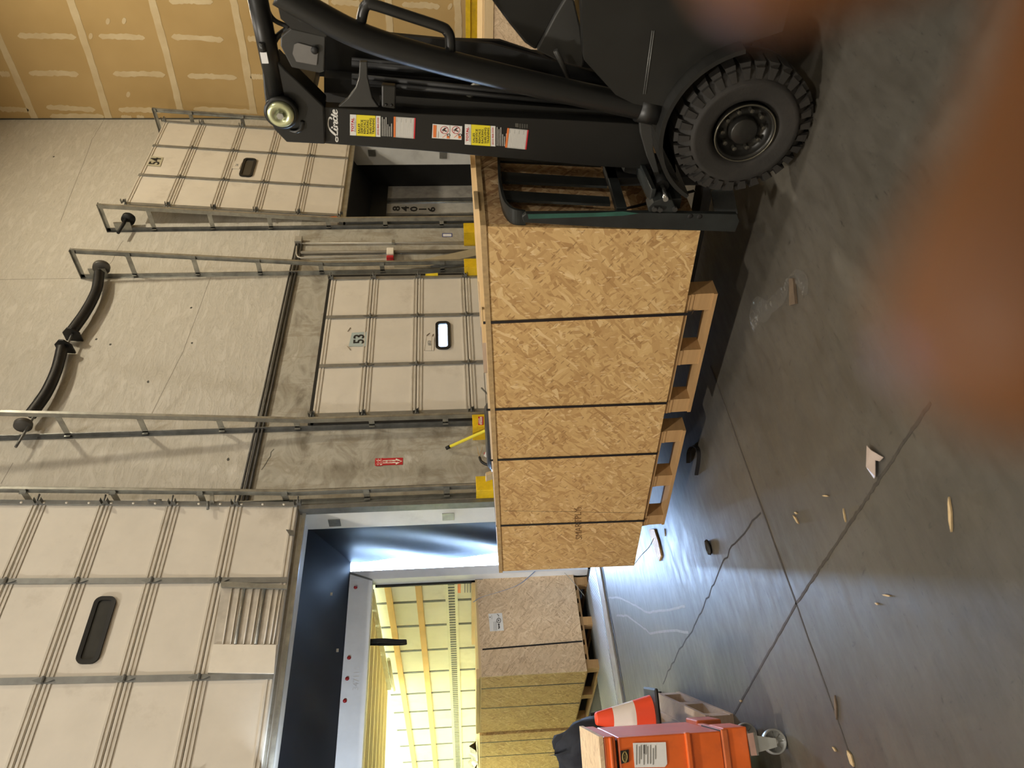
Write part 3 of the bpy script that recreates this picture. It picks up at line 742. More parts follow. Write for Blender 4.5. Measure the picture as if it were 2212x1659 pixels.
# slanted tan brace between doors
br = thing('steel_brace', 'slanting tan steel bar leaning on the wall beside dock door 53', 'brace', tuple(at(1000, 560, 'Y', YI-.08)))
MB().prism([at(852, 578, 'Y', YI-.05), at(1045, 536, 'Y', YI-.05), at(1045, 556, 'Y', YI-.05), at(930, 578, 'Y', YI-.05)], (0, -.03, 0)).build('bar', TANMETAL, br)
MB().prism([at(930, 578, 'Y', YI-.085), at(1045, 552, 'Y', YI-.085), at(1045, 568, 'Y', YI-.085), at(975, 578, 'Y', YI-.085)], (0, -.03, 0)).build('dark_flange', GALV_D, br)  # dark galvanized strip in front of the tan bar

# yellow track guards
def guard(y0, y1, xt, label, flange=True):
    A, B = at(xt, y1, 'Y', YI-.22), at(xt, y0, 'Y', YI-.22); top = A.z
    g = thing('track_guard', label, 'guard', ((A.x+B.x)/2, YI-.1, 0), 'yellow track guards')
    MB().box((A.x, YI-.23, 0), (B.x, YI-.21, top)).build('face_plate', YELLOW, g, bevel=.004)
    MB().box((A.x, YI-.21, 0), (A.x+.02, YI-.0, top)).build('side_plate', YELLOW, g)
    return g
guard(483, 503, 1002, 'yellow track guard at the foot of the door 54 track')
guard(560, 579, 1003, 'yellow track guard at the right foot of dock door 53')
g = guard(897, 922, 1021, 'yellow track guard with a red danger label left of dock door 53')
rect_px(1033, 900, 1044, 918, 'Y', YI-.231, .002).build('danger_label', RED, g)
rect_px(1036.5, 901, 1041.5, 917, 'Y', YI-.2335, .001).build('danger_band', CREAM, g)
text_mb('DANGER', at(1034.8, 909, 'Y', YI-.2335), (1, 0, 0), (0, 0, 1), h=.013, th=.0006).build('lettering', CREAM, g)
text_mb('NOTICE', at(1039, 909, 'Y', YI-.2348), (1, 0, 0), (0, 0, 1), h=.02, wid=.085, th=.0006).build('lettering', RED, g)
fa_, fb_ = at(1022, 941, 'Y', YI-.03), at(1022, 920, 'Y', YI-.03)
MB().box((fa_.x, YI-.03, 0), (fb_.x+.05, YI-.01, fa_.z)).build('wall_flange', YELLOW, g)
guard(1030, 1061, 1029, 'yellow track guard beside the open trailer doorway')

# yellow pry bar, extinguisher, bin, wood scrap behind the crate
pb = thing('pry_bar', 'yellow round bar with black tip leaning against the concrete wall', 'bar', tuple(at(1005, 950, 'Y', 6.45)))
a, b = at(969, 966, 'Y', 6.50), at(1052, 929, 'Y', 6.28)
dirn = (b-a).normalized(); tlen = (a.z-.02)/(-dirn.z)
MB().tube([a, a+dirn*tlen], .017, 10).build('rod', PIPEYEL, pb)
MB().tube([a-dirn*.03, a+dirn*.02], .02, 10).build('tip', BLACK2, pb)
fe = thing('fire_extinguisher', 'fire extinguisher with chrome lever and paper tag below the arrow sign', 'fire extinguisher', tuple(at(1050, 985, 'Y', YI-.12)))
EC = at(1060, 981, 'Y', YI-.14)
MB().lathe([(0, -.50), (.075, -.50), (.08, -.48), (.08, -.06), (.06, -.015), (.028, 0), (.028, .03), (0, .03)], EC, (0, 0, 1), 24).build('cylinder', EXTRED, fe)
MB().box((EC.x-.03, EC.y+.05, EC.z-.12), (EC.x+.03, YI, EC.z-.06)).build('wall_bracket', GALV_D, fe)
MB().lathe([(0, .02), (.02, .02), (.02, .07), (0, .07)], EC, (0, 0, 1), 16).build('valve', EXTRED, fe)
MB().prism([at(1030, 965, 'Y', EC.y-.01), at(1031, 964, 'Y', EC.y-.01), at(1036, 984, 'Y', EC.y-.01), at(1034, 986, 'Y', EC.y-.01)], (0, .02, 0)).build('lever', CHROME, fe)
MB().prism([at(1042, 964, 'Y', EC.y-.01), at(1043, 965, 'Y', EC.y-.01), at(1037, 984, 'Y', EC.y-.01), at(1036, 982, 'Y', EC.y-.01)], (0, .02, 0)).build('lever', CHROME, fe)
MB().tube(smooth_path([at(1036, 988, 'Y', EC.y), at(1040, 997, 'Y', EC.y-.03), at(1050, 1003, 'Y', EC.y-.05), at(1062, 1005, 'Y', EC.y-.05), at(1078, 1003, 'Y', EC.y-.03)], 6), .014, 8).build('hose', BLACK2, fe)
MB().prism([at(1045, 985, 'Y', EC.y-.1), at(1049, 976, 'Y', EC.y-.1), at(1066, 982, 'Y', EC.y-.1), at(1064, 996, 'Y', EC.y-.1)], (0, .001, 0)).build('tag', PAPER, fe)
bn = thing('black_bin', 'black plastic bin whose rim shows over the long crate', 'bin', (4.5, 5.3, 0))
CX_ = (at(1060, 875, 'Y', 5.3).x+at(1060, 1012, 'Y', 5.3).x)/2; RX_ = (at(1060, 875, 'Y', 5.3).x-at(1060, 1012, 'Y', 5.3).x)/2
def ring(zr, rx, ry, cx=CX_, cy=5.3): return [Vector((cx+rx*math.cos(i*.3927), cy+ry*math.sin(i*.3927), zr)) for i in range(16)]
m = MB()
ZB = at(1058, 945, 'Y', 5.3).z; ZL = at(1050, 945, 'Y', 5.3).z
prof = [(0.0, .28, .15), (ZB-.06, RX_-.03, .20), (ZB-.055, RX_, .22), (ZB, RX_, .22), (ZB+.005, RX_-.02, .205), (ZB-.03, RX_-.03, .19)]
rings_ = [ring(z, a, b) for z, a, b in prof]
vs = [q for r_ in rings_ for q in r_]; m.add(vs, [(k*16+i, k*16+(i+1) % 16, (k+1)*16+(i+1) % 16, (k+1)*16+i) for k in range(len(prof)-1) for i in range(16)], True).add(vs, [tuple(range(16))[::-1]])
m.build('body', BINBLK, bn)
m = MB(); vs = ring(ZB+.006, RX_-.015, .205)+ring(ZL, RX_-.05, .16); m.add(vs, [(i, (i+1) % 16, 16+(i+1) % 16, 16+i) for i in range(16)], True).add(vs, [tuple(range(16, 32))]); m.build('lid', BINBLK, bn)
ws = MB().prism([at(1049, 1021, 'Y', 5.9), at(1072, 1013, 'Y', 5.9), at(1072, 1020, 'Y', 5.9), at(1050, 1028, 'Y', 5.9)], (0, .09, 0)).obox((at(1072, 1020, 'Y', 5.9).x-.02, 5.9, 0), (.03, 0, 0), (0, .09, 0), (0, 0, 1.03)).build('wood_offcut', LUMBER)
tag(ws, 'pale wood offcut poking up between bin and yellow guard', 'wood')
ra_, rb_ = at(1040, 838, 'Y', 5.75), at(1075, 874, 'Y', 5.75); rb_ = ra_+(rb_-ra_)*((ra_.z-.01)/(ra_.z-rb_.z))
tb = MB().tube([ra_, rb_], .009, 8).build('thin_rod', GALV_D)
tag(tb, 'thin grey rod sticking up behind the crate beside the bin', 'rod')

# ------------------------------------------------------------------ open trailer doorway
fr = thing('dock_frame', 'white painted steel lining of the open left dock doorway', 'door frame', (3.4, YI, 0), kind='structure')
MB().box((4.685, YI-.005, 0), (4.71, YO+.02, 2.95)).build('right_jamb', WHITE2, fr)
MB().box((2.05, YI-.005, 2.925), (4.71, YO+.02, 2.95)).build('head_lining', WHITE2, fr)
MB().box((4.64, YI-.10, 0), (4.685, YI-.005, 2.95)).build('rail_backing', GALV_D, fr)
MB().box((2.05, YI-.03, 2.89), (4.70, YI-.006, 2.925)).build('head_angle', GALV, fr)
for px_, py_ in ((722, 1125), (968, 1112)):
    q = at(px_, py_, 'X', 4.684); MB().box((4.676, q.y-.03, q.z-.06), (4.684, q.y+.09, q.z+.06)).build('clip_plate', GALV, fr)
YT = 7.50
cu = thing('dock_curtain', 'dark blue vinyl side curtain right of the open trailer', 'curtain', (4.7, YO, 0))
def cf(u, v):
    z = .0+2.93*v; y = YO-.02+(YT+.02-YO)*u
    wv = .012*math.sin(14*v+9*u)*u*(1-u)*4 + .02*math.sin(6*(u*1.4+v*3.0))*u
    return Vector((4.70-.02*u+wv, y, z))
MB().grid(cf, 16, 40).build('fabric', CURT, cu)
hc = thing('dock_curtain', 'dark header curtain hanging above the open trailer', 'curtain', (3.4, YO, 2.9))
def hf(u, v):
    y = YO-.02+(YT+.02-YO)*v
    return Vector((2.0+2.72*u, y, 2.945-.385*v+.03*math.sin(30*u+2*v)*v*(1-v)))
MB().grid(hf, 30, 12).build('fabric', CURT, hc)
MB().grid(lambda u, v: Vector((2.0+2.62*u, YT-.005+.02*v, 2.56+.36*v)), 8, 4).build('upper_flap', CURT, hc)
lc_ = thing('dock_curtain', 'unseen dark left curtain added to keep daylight out of the open trailer doorway', 'curtain', (2.0, YO, 0))
MB().grid(lambda u, v: Vector((2.06-.16*u, YO-.02+.68*u, -.6+3.55*v)), 6, 12).build('fabric', CURT, lc_)  # unseen curtain added to shut out daylight from the left
MB().box((4.36, YO, -.45), (4.62, 7.42, -.03)).build('gap_light_block', BLACK2, fr)  # unseen block added to stop daylight coming up through the gap
MB().box((2.0, YO, -.3), (4.36, 7.44, -.02)).build('pit_light_block', GALV_D, fr)  # unseen plate added to close the pit against daylight
for px_, py_ in ((722, 1316), (735, 1436)):
    q = at(px_, py_, 'Y', 7.2); MB().box((q.x-.015, q.y-.3, q.z-.02), (q.x+.015, q.y-.29, q.z+.0)).build('patch_tag', GALV, hc)

TL = thing('semi_trailer', 'white box trailer backed to the left dock, doors open, yellow daylight inside', 'trailer', (3.2, YT, 0))
XTO, XTI, ZTO, ZTI = 4.556, 4.45, 2.60, 2.32; XTL = 1.95; YE = 16.2
m = MB(); m.box((XTI, YT, -.1), (XTO, YT+.12, ZTO)); m.build('rear_post', ALU, TL)
m = MB(); m.box((XTL-.1, YT, -.1), (XTL, YT+.12, ZTO)); m.build('rear_post', ALU, TL)
hd = MB().box((XTL, YT+.001, ZTI), (XTI, YT+.12, ZTO)).build('header', ALU, TL)
MB().prism([(XTI-.02, YT-.004, ZTI), (XTI, YT-.004, ZTI), (XTO, YT-.004, ZTO-.02), (XTO, YT-.004, ZTO), (XTO-.02, YT-.004, ZTO)], (0, .003, 0)).build('corner_seam', STRAPM, TL)
for px_, py_ in ((768, 1269), (754, 1421), (750, 1466), (745, 1514)):
    q = at(px_, py_, 'Y', YT-.003)
    MB().lathe([(0, 0), (.02, 0), (.018, .008), (0, .014)], q, (0, -1, 0), 14).build('red_marker', DRED, hd)
text_mb('347116', at(769, 1466, 'Y', YT-.002), (1, 0, 0), (0, 0, 1), h=.055, th=.0008).build('number', plain('num_grey', (.78, .80, .83), .5), hd)
XW = 4.52
_ys = [YT+.12]+[at(900, y_, 'X', XW)[1] for y_ in (1300, 1352, 1405, 1452, 1498, 1537, 1575, 1610, 1645, 1675)]+[YE]
for a_, b_ in zip(_ys[:-1], _ys[1:]): MB().box((XW, a_, 0), (XW+.04, b_, 2.70)).build('wall_panel', LINER, TL)
MB().box((XTL-.06, YT+.12, 0), (XTL-.02, YE, 2.70)).build('side_wall', LINER, TL)
MB().box((XTL-.06, YE, 0), (XW+.04, YE+.05, 2.70)).build('front_wall', LINER, TL)
MB().box((XTL-.06, YT+.12, 2.70), (XW+.04, YE, 2.715)).build('roof', ROOFM, TL)
MB().box((XTL-.06, YT, -.12), (XW+.04, YE, -.002)).build('trailer_deck', TRFLOOR, TL)
MB().box((XW-.006, YT+.14, 0), (XW, 7.80, 2.32)).build('post_cover', LINER, TL)
for y_ in (1300, 1352, 1405, 1452, 1498, 1537, 1575, 1610, 1645, 1675):
    yy = at(900, y_, 'X', XW)[1]
    MB().box((XW-.004, yy-.02, .2), (XW, yy+.02, 2.36)).build('wall_post', SEAM, TL)
for xs0, xs1 in (((838, 1250), (893, 1650)), ((899, 1250), (943, 1650))):
    A, B = at(*xs0, 'X', XW), at(*xs1, 'X', XW)
    z = (A.z+B.z)/2; MB().box((XW-.022, YT+.14, z-.035), (XW, YE-.1, z+.035)).build('wood_slat', SLAT, TL)
zt = at(976, 1300, 'X', XW).z
m = MB()
et = MB().box((XW-.008, YT+.13, zt-.062), (XW, YE-.1, zt+.062)).build('cargo_track', ETRACK, TL)
sl = MB().box((-.002, -.016, -.036), (.002, .016, .036)).mesh('track_slot', SEAM)
yy = YT+.17
while yy < 13.6:
    piece('track_slot', sl, et, (XW-.009, yy, zt)); yy += .062
MB().box((XW-.012, YT+.13, zt+.062), (XW, YE-.1, zt+.07)).build('track_flange', ETRACK, et); MB().box((XW-.012, YT+.13, zt-.07), (XW, YE-.1, zt-.062)).build('track_flange', ETRACK, et)
rect_px(988, 1257, 995, 1281, 'X', XW-.0065, .001).build('orange_label', DECORG, TL)
for k in range(3): rect_px(1003+k*6, 1258, 1005+k*6, 1280, 'X', XW-.0065, .001).build('label_text', INKGREY, TL)
# roll-up door boards stored under the roof, its track and pull strap
rd = MB()
for i in range(7):
    MB().box((XTL+.02, 7.66+i*.36, 2.36), (4.36, 7.66+i*.36+.335, 2.385)).build('door_board', PLANK, TL)
MB().box((4.36, 7.62, 2.31), (4.40, 10.1, 2.37)).build('roll_door_track', LINER, TL)
MB().tube([(4.40, 9.3, 2.285), (4.40, 10.2, 2.285)], .022, 10).build('track_tube', LINER, TL)
MB().box((XTL, 7.62, 2.325), (4.36, 7.65, 2.40)).build('door_bottom_seal', BLACK2, TL)
MB().box((4.425, 7.62, .2), (4.45, 7.64, 2.30)).build('seal_strip', BLACK2, TL)
a, b = at(797, 1385, 'Y', 7.68), at(877, 1386, 'Y', 7.68)
MB().ribbon(smooth_path([Vector((a.x, 7.68, 2.34)), a.lerp(b, .4)+Vector((0, -.02, 0)), a.lerp(b, .8), b, b+Vector((0, .03, .02)), a.lerp(b, .5)+Vector((0, .05, 0)), Vector((a.x, 7.73, 2.34))], 5), .045, .006, (1, 0, .1)).build('pull_strap', BLACK2, TL)

# dock lip
lp = thing('dock_leveler', 'diamond plate steel dock lip bridging to the open trailer', 'dock plate', (3.2, 6.7, 0), kind='structure')
lp['label'] = 'diamond plate steel dock lip bridging to the open trailer'
MB().hexa([(2.0, 6.98, .004), (4.30, 6.98, .004), (4.30, 7.84, .004), (2.0, 7.84, .004), (2.0, 6.98, .020), (4.30, 6.98, .020), (4.30, 7.84, .018), (2.0, 7.84, .018)]).build('lip_plate', DIA, lp)
MB().box((2.0, 6.775, .002), (4.34, 6.975, .018)).build('hinge_plate', plain('worn_plate', (.36, .36, .35), .35, .5, .15, 8), lp)
MB().tube([(2.0, 6.978, .014), (4.3, 6.978, .014)], .010, 8).build('hinge_pin', GALV_D, lp)
m = MB(); n = 40
pts = [Vector((2.0+2.36*i/n, 6.70+random.uniform(-.012, .012), .002)) for i in range(n+1)]
for i in range(n):
    wA, wB = random.uniform(.03, .055), random.uniform(.03, .055)
    m.prism([pts[i], pts[i+1], pts[i+1]+Vector((0, wB+.01, 0)), pts[i]+Vector((0, wA+.01, 0))], (0, 0, .001))
m.build('edge_gap', CRACKM, lp)

# ------------------------------------------------------------------ crates
def crate_box(root, c8, mats, name_side='side_panel'):
    """c8: bottom corners near-left.. and top; builds one thick panel per face."""
    pass
def panel(root, a, b, c, d, n, th, mat, name, label=None):
    return MB().prism([a, b, c, d], Vector(n)*th).build(name, mat, root, label)

XC = 2.75
TR, BR, TLc, BL = at(1046, 489, 'X', XC), at(1513, 498, 'X', XC), at(1083, 1234, 'X', XC), at(1370, 1222, 'X', XC)
DX = Vector((1.12, 0, 0))
CR = thing('wooden_crate', 'long strapped OSB crate carried on the forklift forks', 'crate', tuple((BR+BL)/2+DX/2))
th = .018
fd = (TLc-TR).normalized()
panel(CR, TR, BR, BL, TLc, (1, 0, 0), th, OSB, 'side_panel')
panel(CR, TR+DX, BR+DX, BL+DX, TLc+DX, (-1, 0, 0), th, OSB, 'side_panel')
e1 = Vector((th, 0, 0))
panel(CR, TR+e1, BR+e1, BR+DX-e1, TR+DX-e1, fd, th, OSB_END, 'end_panel')
panel(CR, TLc+e1, BL+e1, BL+DX-e1, TLc+DX-e1, -fd, th, OSB_END, 'end_panel')
dn = Vector((0, 0, -1))
panel(CR, BR+e1+fd*th, BL+e1-fd*th, BL+DX-e1-fd*th, BR+DX-e1+fd*th, (0, 0, 1), .03, LUMBER, 'base_panel')
upv = Vector((0, .05, 1)).normalized()
lidm = MB().prism([TR-fd*.01-upv*.008-Vector((.006, 0, 0)), TLc+fd*.01-upv*.008-Vector((.006, 0, 0)), TLc+DX+fd*.01-upv*.008, TR+DX-fd*.01-upv*.008], upv*.024); lidm.build('lid', plain('lid_edge', (.42, .29, .14), .7, 0, .2, 30), CR)
MB().prism([TR-fd*.02+upv*.016+Vector((.10, 0, 0)), TR+fd*.75+upv*.016+Vector((.10, 0, 0)), TR+fd*.75+upv*.016+Vector((.24, 0, 0)), TR-fd*.02+upv*.016+Vector((.24, 0, 0))], upv*.018).build('lid_batten', LUMBER, CR)
MB().prism([TR+fd*.02+upv*.016+Vector((.5, 0, 0)), TR+fd*1.0+upv*.016+Vector((.5, 0, 0)), TR+fd*1.0+upv*.016+Vector((.64, 0, 0)), TR+fd*.02+upv*.016+Vector((.64, 0, 0))], upv*.022).build('lid_batten', LUMBER, CR)
MB().prism([TR+fd*.62+upv*.016+Vector((.26, 0, 0)), TR+fd*1.12+upv*.016+Vector((.26, 0, 0)), TR+fd*1.12+upv*.016+Vector((.42, 0, 0)), TR+fd*.62+upv*.016+Vector((.42, 0, 0))], upv*.02).build('lid_batten', PALLET_GREY, CR)
ln = crack([(1088, 1103), (1400, 1108)], .0015, 'sheet_joint', CR, 'X', XC, SEAM)
# pallets under the crate: deck follows the slight forward tilt
def pallet(root, o, ex, ey, ez, L, W, hh, mat, nb=3, nd=7):
    """Block pallet: bottom boards, blocks and deck boards. ex along the length with the blocks showing, ey across."""
    ex, ey, ez = Vector(ex).normalized(), Vector(ey).normalized(), Vector(ez).normalized(); o = Vector(o)
    bt = .018
    blk = MB().obox(ey*.006, ex*.10, ey*.09, ez*(hh-3*bt)).mesh('block', mat)
    for j, w_ in enumerate((0, (W-.10)/2, W-.10)):
        MB().obox(o+ey*w_, ex*L, ey*.10, ez*bt).build('bottom_board', mat, root)
        for i in range(nb):
            piece('block', blk, root, o+ex*(L-.10)*i/(nb-1)+ey*w_+ez*bt)
    for i in range(nb):
        MB().obox(o+ex*(L-.10)*i/(nb-1)+ez*(hh-2*bt)+ey*.003, ex*.10, ey*(W-.006), ez*bt).build('cross_board', mat, root)
    for i in range(nd):
        MB().obox(o+ey*(W-.10)*i/(nd-1)+ez*(hh-bt), ex*L, ey*.10, ez*(bt-.001)).build('deck_board', mat, root)
def under(px_r, px_l):      # length along the crate from photo points on its face plane
    a, b = at(*px_r, 'X', XC), at(*px_l, 'X', XC); return a.y, b.y
ez = Vector((0, -fd.z, fd.y)).normalized()
bfd = (BL-BR).normalized(); ez = Vector((0, -bfd.z, bfd.y)).normalized()
for (yr, yl), lab in ((under((1548, 640), (1478, 895)), 'wooden block pallet under the near end of the long crate'), (under((1468, 935), (1420, 1138)), 'wooden block pallet under the far end of the long crate')):
    t0 = (yr-BR.y)/(BL.y-BR.y); base = BR.lerp(BL, t0)-ez*.146
    pr = thing('wooden_pallet', lab, 'pallet', tuple(base))
    pallet(pr, base+Vector((.01, 0, 0)), bfd, (1, 0, 0), ez, yl-yr, 1.08, .144, PALLET)
# straps round the crate
for (xa, ya), (xb, yb), lab in [((1058, 697), (1494, 678), 'black strap'), ((1064, 885), (1440, 871), ''), ((1070, 994), (1420, 980), ''), ((1082, 1136), (1392, 1125), '')]:
    T, B = at(xa, ya, 'X', XC-.004), at(xb, yb, 'X', XC-.004)
    m = MB(); o = Vector((0, 0, .03))
    m.ribbon([T+DX+o, T+o, ], .016, .0016, fd); m.ribbon([T+o, T, B, B+Vector((.02, 0, -.012))], .016, .0016, fd)
    m.build('strap', BLKST, CR)
for a, b in [((1041, 480), (1080, 469)), ((1300, 462), (1372, 446)), ((1372, 446), (1500, 412))]:
    A, B = at(*a, 'Y', BR.y-.01), at(*b, 'Y', BR.y-.01)
    MB().ribbon([A, B], .018, .002, (1, 0, .2)).build('strap', BLKST, CR)
A, B = at(1041, 480, 'Y', BR.y-.012), at(1400, 446, 'Y', BR.y-.012)
text_mb('SMARTPLY', at(1249, 1132, 'X', XC-.0005), (0, -1, .121), (0, 0, 1), h=.042, wid=.345, th=.0006).build('stencil_text', INKBROWN, CR)
text_mb('3', at(1251, 1098, 'X', XC-.0005), (0, -1, .05), (0, 0, 1), h=.03, th=.0006).build('stencil_text', INKBROWN, CR)
m = MB().tube(smooth_path([at(1368, 1222, 'X', XC+.02), at(1385, 1200, 'X', XC+.05), at(1402, 1182, 'X', XC+.1), at(1412, 1163, 'X', XC+.15)], 8), .0022, 6)
tag(m.build('loose_wire', GALV), 'thin loose wire hanging from the far lower corner of the long crate', 'wire')

# crates in the trailer
YA = 7.60
AX0, AX1 = at(1150, 1456, 'Y', YA).x, at(1135, 1238, 'Y', YA).x
zA1, zA0 = 1.205, .15
CA = thing('wooden_crate', 'pale OSB crate with white paper label just inside the open trailer', 'crate', ((AX0+AX1)/2, YA, zA0))
AY = 9.05
MB().box((AX0, YA, zA0), (AX1, YA+th, zA1)).build('front_panel', OSB_PALE, CA)
MB().box((AX0, YA+th, zA0), (AX0+th, YA+AY-YA, zA1)).build('side_panel', OSB, CA)
MB().box((AX1-th, YA+th, zA0), (AX1, AY, zA1)).build('side_panel', OSB, CA)
MB().box((AX0+th, AY-th, zA0), (AX1-th, AY, zA1)).build('back_panel', OSB, CA)
MB().box((AX0, YA, zA1), (AX1, AY, zA1+.022)).build('lid', LUMBER, CA)
MB().box((AX0-.01, YA+.02, zA1+.022), (AX0+.09, AY, zA1+.05)).build('lid_batten', LUMBER, CA)
MB().box((AX1-.09, YA+.02, zA1+.022), (AX1, AY, zA1+.06)).build('lid_batten', LUMBER, CA)
c_ = at(1030, 1247, 'Y', YA-.004); MB().box((c_.x-.03, YA-.004, zA1-.06), (c_.x+.01, YA, zA1+.02)).build('metal_corner', GALV, CA)
a, b = at(1042, 1403, 'Y', YA-.003), at(1258, 1385, 'Y', YA-.003)
MB().ribbon([a, b], .016, .0016, (1, 0, 0)).build('strap', BLKST, CA)
lb = MB().prism([at(a, b, 'Y', YA-.001) for a, b in [(1055, 1326), (1084.5, 1324), (1088.5, 1362), (1058.5, 1364)]], (0, -.001, 0)).build('paper_label', PAPER, CA)
def lq(zx, zy): return at(1040+zx*70/1161, 1290+zy*100/1659, 'Y', YA-.003)
m = MB().tube([lq(620+75*math.cos(i*.3696)*(.95), 835+85*math.sin(i*.3696)) for i in range(17)], .003, 5, closed=True)
m.tube(smooth_path([lq(590, 800), lq(625, 820), lq(600, 850), lq(640, 855)], 4), .003, 5).tube([lq(560, 605), lq(620, 660), lq(610, 690)], .003, 5)
m.tube(smooth_path([lq(600, 960), lq(640, 975), lq(620, 1005), lq(598, 980)], 4), .004, 5).tube(smooth_path([lq(605, 1030), lq(645, 1050), lq(610, 1070), lq(650, 1090), lq(610, 1120), lq(630, 1135)], 4), .004, 5)
m.lathe([(0, 0), (.006, 0), (.006, .001), (0, .001)], lq(305, 718), (0, -1, 0), 10)
m.build('handwriting', INK, lb)
m = MB()
for zx, z0, z1 in ((355, 640, 790), (430, 880, 1190), (480, 870, 1190), (530, 870, 1185)): m.prism([lq(zx, z0), lq(zx+12, z0), lq(zx+25, z1), lq(zx+13, z1)], (0, -.0004, 0))
m.build('print_lines', INKGREY, lb)
def tcrate(y0, y1, x0, x1, z0, z1, label, straps, mat=OSB):
    C = thing('wooden_crate', label, 'crate', ((x0+x1)/2, y0, z0))
    MB().box((x0, y0, z0), (x1, y0+th, z1)).build('front_panel', mat, C)
    MB().box((x0, y0+th, z0), (x0+th, y1, z1)).build('side_panel', mat, C)
    MB().box((x1-th, y0+th, z0), (x1, y1, z1)).build('side_panel', mat, C)
    MB().box((x0+th, y1-th, z0), (x1-th, y1, z1)).build('back_panel', mat, C)
    MB().box((x0, y0, z1), (x1, y1, z1+.025)).build('lid', LUMBER, C)
    for ys in straps:
        MB().box((x0-.002, ys-.008, z0), (x0, ys+.008, z1+.02)).build('strap', BLKST, C)
    return C
XS = AX0
for ys in (YA+.28, YA+.78): MB().box((XS-.002, ys-.008, zA0), (XS, ys+.008, zA1)).build('strap', BLKST, CA)
tcrate(9.08, 10.85, XS-.02, XS+1.13, .15, 1.19, 'second strapped OSB crate deep in the trailer behind the labelled one', (9.3, 9.75, 10.3))
tcrate(10.88, 13.0, XS-.04, XS+1.13, .15, 1.17, 'farthest OSB crate in view in the trailer', (11.1, 11.7, 12.4))
for (y0, y1), lab in (((YA, 9.05), 'pallet under the labelled crate in the trailer'), ((9.08, 10.85), 'pallet under the second crate in the trailer'), ((10.88, 13.0), 'pallet under the farthest crate in the trailer')):
    pr = thing('wooden_pallet', lab, 'pallet', (XS, y0, 0))
    pallet(pr, (XS+.03, y0+.02, .001), (0, 1, 0), (1, 0, 0), (0, 0, 1), y1-y0-.06, 1.04, .146, PALLET)
# torn plastic on the crate lids
pl = MB()
c0 = Vector((XS+.1, 10.2, 1.225))
pl.grid(lambda u, v: c0+Vector((.35*v, .75*u, .10*abs(mnoise.noise((u*4, v*3, .3)))*2.2*math.sin(3.1*min(1, v+.1)))), 12, 6)
tag(pl.build('plastic_sheet', plain('film_brown', (.30, .25, .18), .2, 0, .3, 20)), 'crumpled grey plastic on the lid of the second trailer crate', 'plastic')
# loose strapping between the crates
m = MB().ribbon(smooth_path([at(1022, 1301, 'Y', YA-.01), at(1040, 1290, 'Y', YA-.03), at(1080, 1278, 'Y', YA-.06), at(1122, 1262, 'Y', YA-.10), at(1156, 1234, 'Y', YA-.14)], 8), .014, .002, (0, 0, 1))
tag(m.build('loose_strap', BLUEST), 'loose blue strap drooping across the labelled crate in the trailer', 'strap')
m = MB().tube(smooth_path([at(1212, 1231, 'Y', YA-.05), at(1232, 1250, 'Y', YA-.05), at(1262, 1287, 'Y', YA-.05)], 8), .003, 6)
tag(m.build('loose_strap', GALV), 'thin grey strap end hanging at the foot of the labelled crate', 'strap')

# ------------------------------------------------------------------ dock 54 doorway behind the mast
f4 = thing('dock_frame', 'pale steel lining of the doorway under dock door 54', 'door frame', (10.8, YI, 0), kind='structure')
MB().box((11.97, YI-.005, 0), (12.0, YO+.1, 2.95)).build('right_jamb', WHITE2, f4)
MB().box((9.62, YI-.06, 2.87), (12.0, YI-.006, 2.95)).build('head_angle', GALV, f4)
MB().box((9.62, YI-.06, 0), (9.68, YO, 2.9)).build('left_jamb', GALV_D, f4)
for px_, py_ in ((803, 327), (957, 332)):
    q = at(px_, py_, 'X', 11.96); MB().box((11.955, q.y-.03, q.z-.06), (11.965, q.y+.09, q.z+.06)).build('clip_plate', GALV, f4)
MB().box((9.55, YO, -.3), (12.45, 7.44, -.001)).build('pit_light_block', GALV_D, f4)  # unseen plate added to keep out daylight from below
c4 = thing('dock_curtain', 'dull black side curtain of dock 54 seen under the mast', 'curtain', (11.9, YO, 0))
MB().grid(lambda u, v: Vector((11.97-(11.97-at(940, 402, 'Y', 7.45).x)*u+.02*math.sin(5*u+7*v)*u*(1-u), YO-.02+.66*u, 2.95*v)), 14, 30).build('fabric', CURT2, c4)
c5 = thing('dock_curtain', 'black head curtain of dock 54 above the numbered trailer doors', 'curtain', (10.8, YO, 2.9))
MB().grid(lambda u, v: Vector((9.55+2.95*u, YO-.02+.62*v, 2.96-.30*v)), 10, 6).build('fabric', CURT2, c5)
MB().grid(lambda u, v: Vector((9.6+2.75*u, 7.40+.01*math.sin(9*u), 2.70-.28*v)), 20, 4).build('front_flap', CURT2, c5)
c6 = thing('dock_curtain', 'black left curtain of dock 54 hidden behind the track', 'curtain', (9.7, YO, 0))
MB().grid(lambda u, v: Vector((9.62+.3*u, YO-.02+.64*u, 2.95*v)), 4, 6).build('fabric', CURT2, c6)
T4 = thing('semi_trailer', 'closed trailer rear doors at dock 54 with number 84016 down one panel', 'trailer', (10.9, 7.45, 0))
MB().box((9.3, 7.46, -.1), (12.6, 7.56, 2.75)).build('door_backing', DIRTYDOOR, T4)
bands = [(402, 428, DIRTYDOOR), (431, 436, GALV_D), (438, 461, plain('dirty_white', (.46, .46, .44), .5, 0, .15, 6, 0, (.2, .19, .17))), (464, 468, GALV_D), (470, 492, DIRTYDOOR)]
for a, b, mt in bands:
    A, B = at(940, b, 'Y', 7.45).x, at(940, a, 'Y', 7.45).x
    MB().box((A, 7.44-(.02 if mt is GALV_D else 0), 0), (B, 7.455, 2.55)).build('door_board', mt, T4)
for yy_ in (437, 462, 470):
    A = at(940, yy_, 'Y', 7.43)
    MB().tube([(A.x, 7.425, .1), (A.x, 7.425, 2.5)], .012, 8).build('lock_rod', GALV, T4)
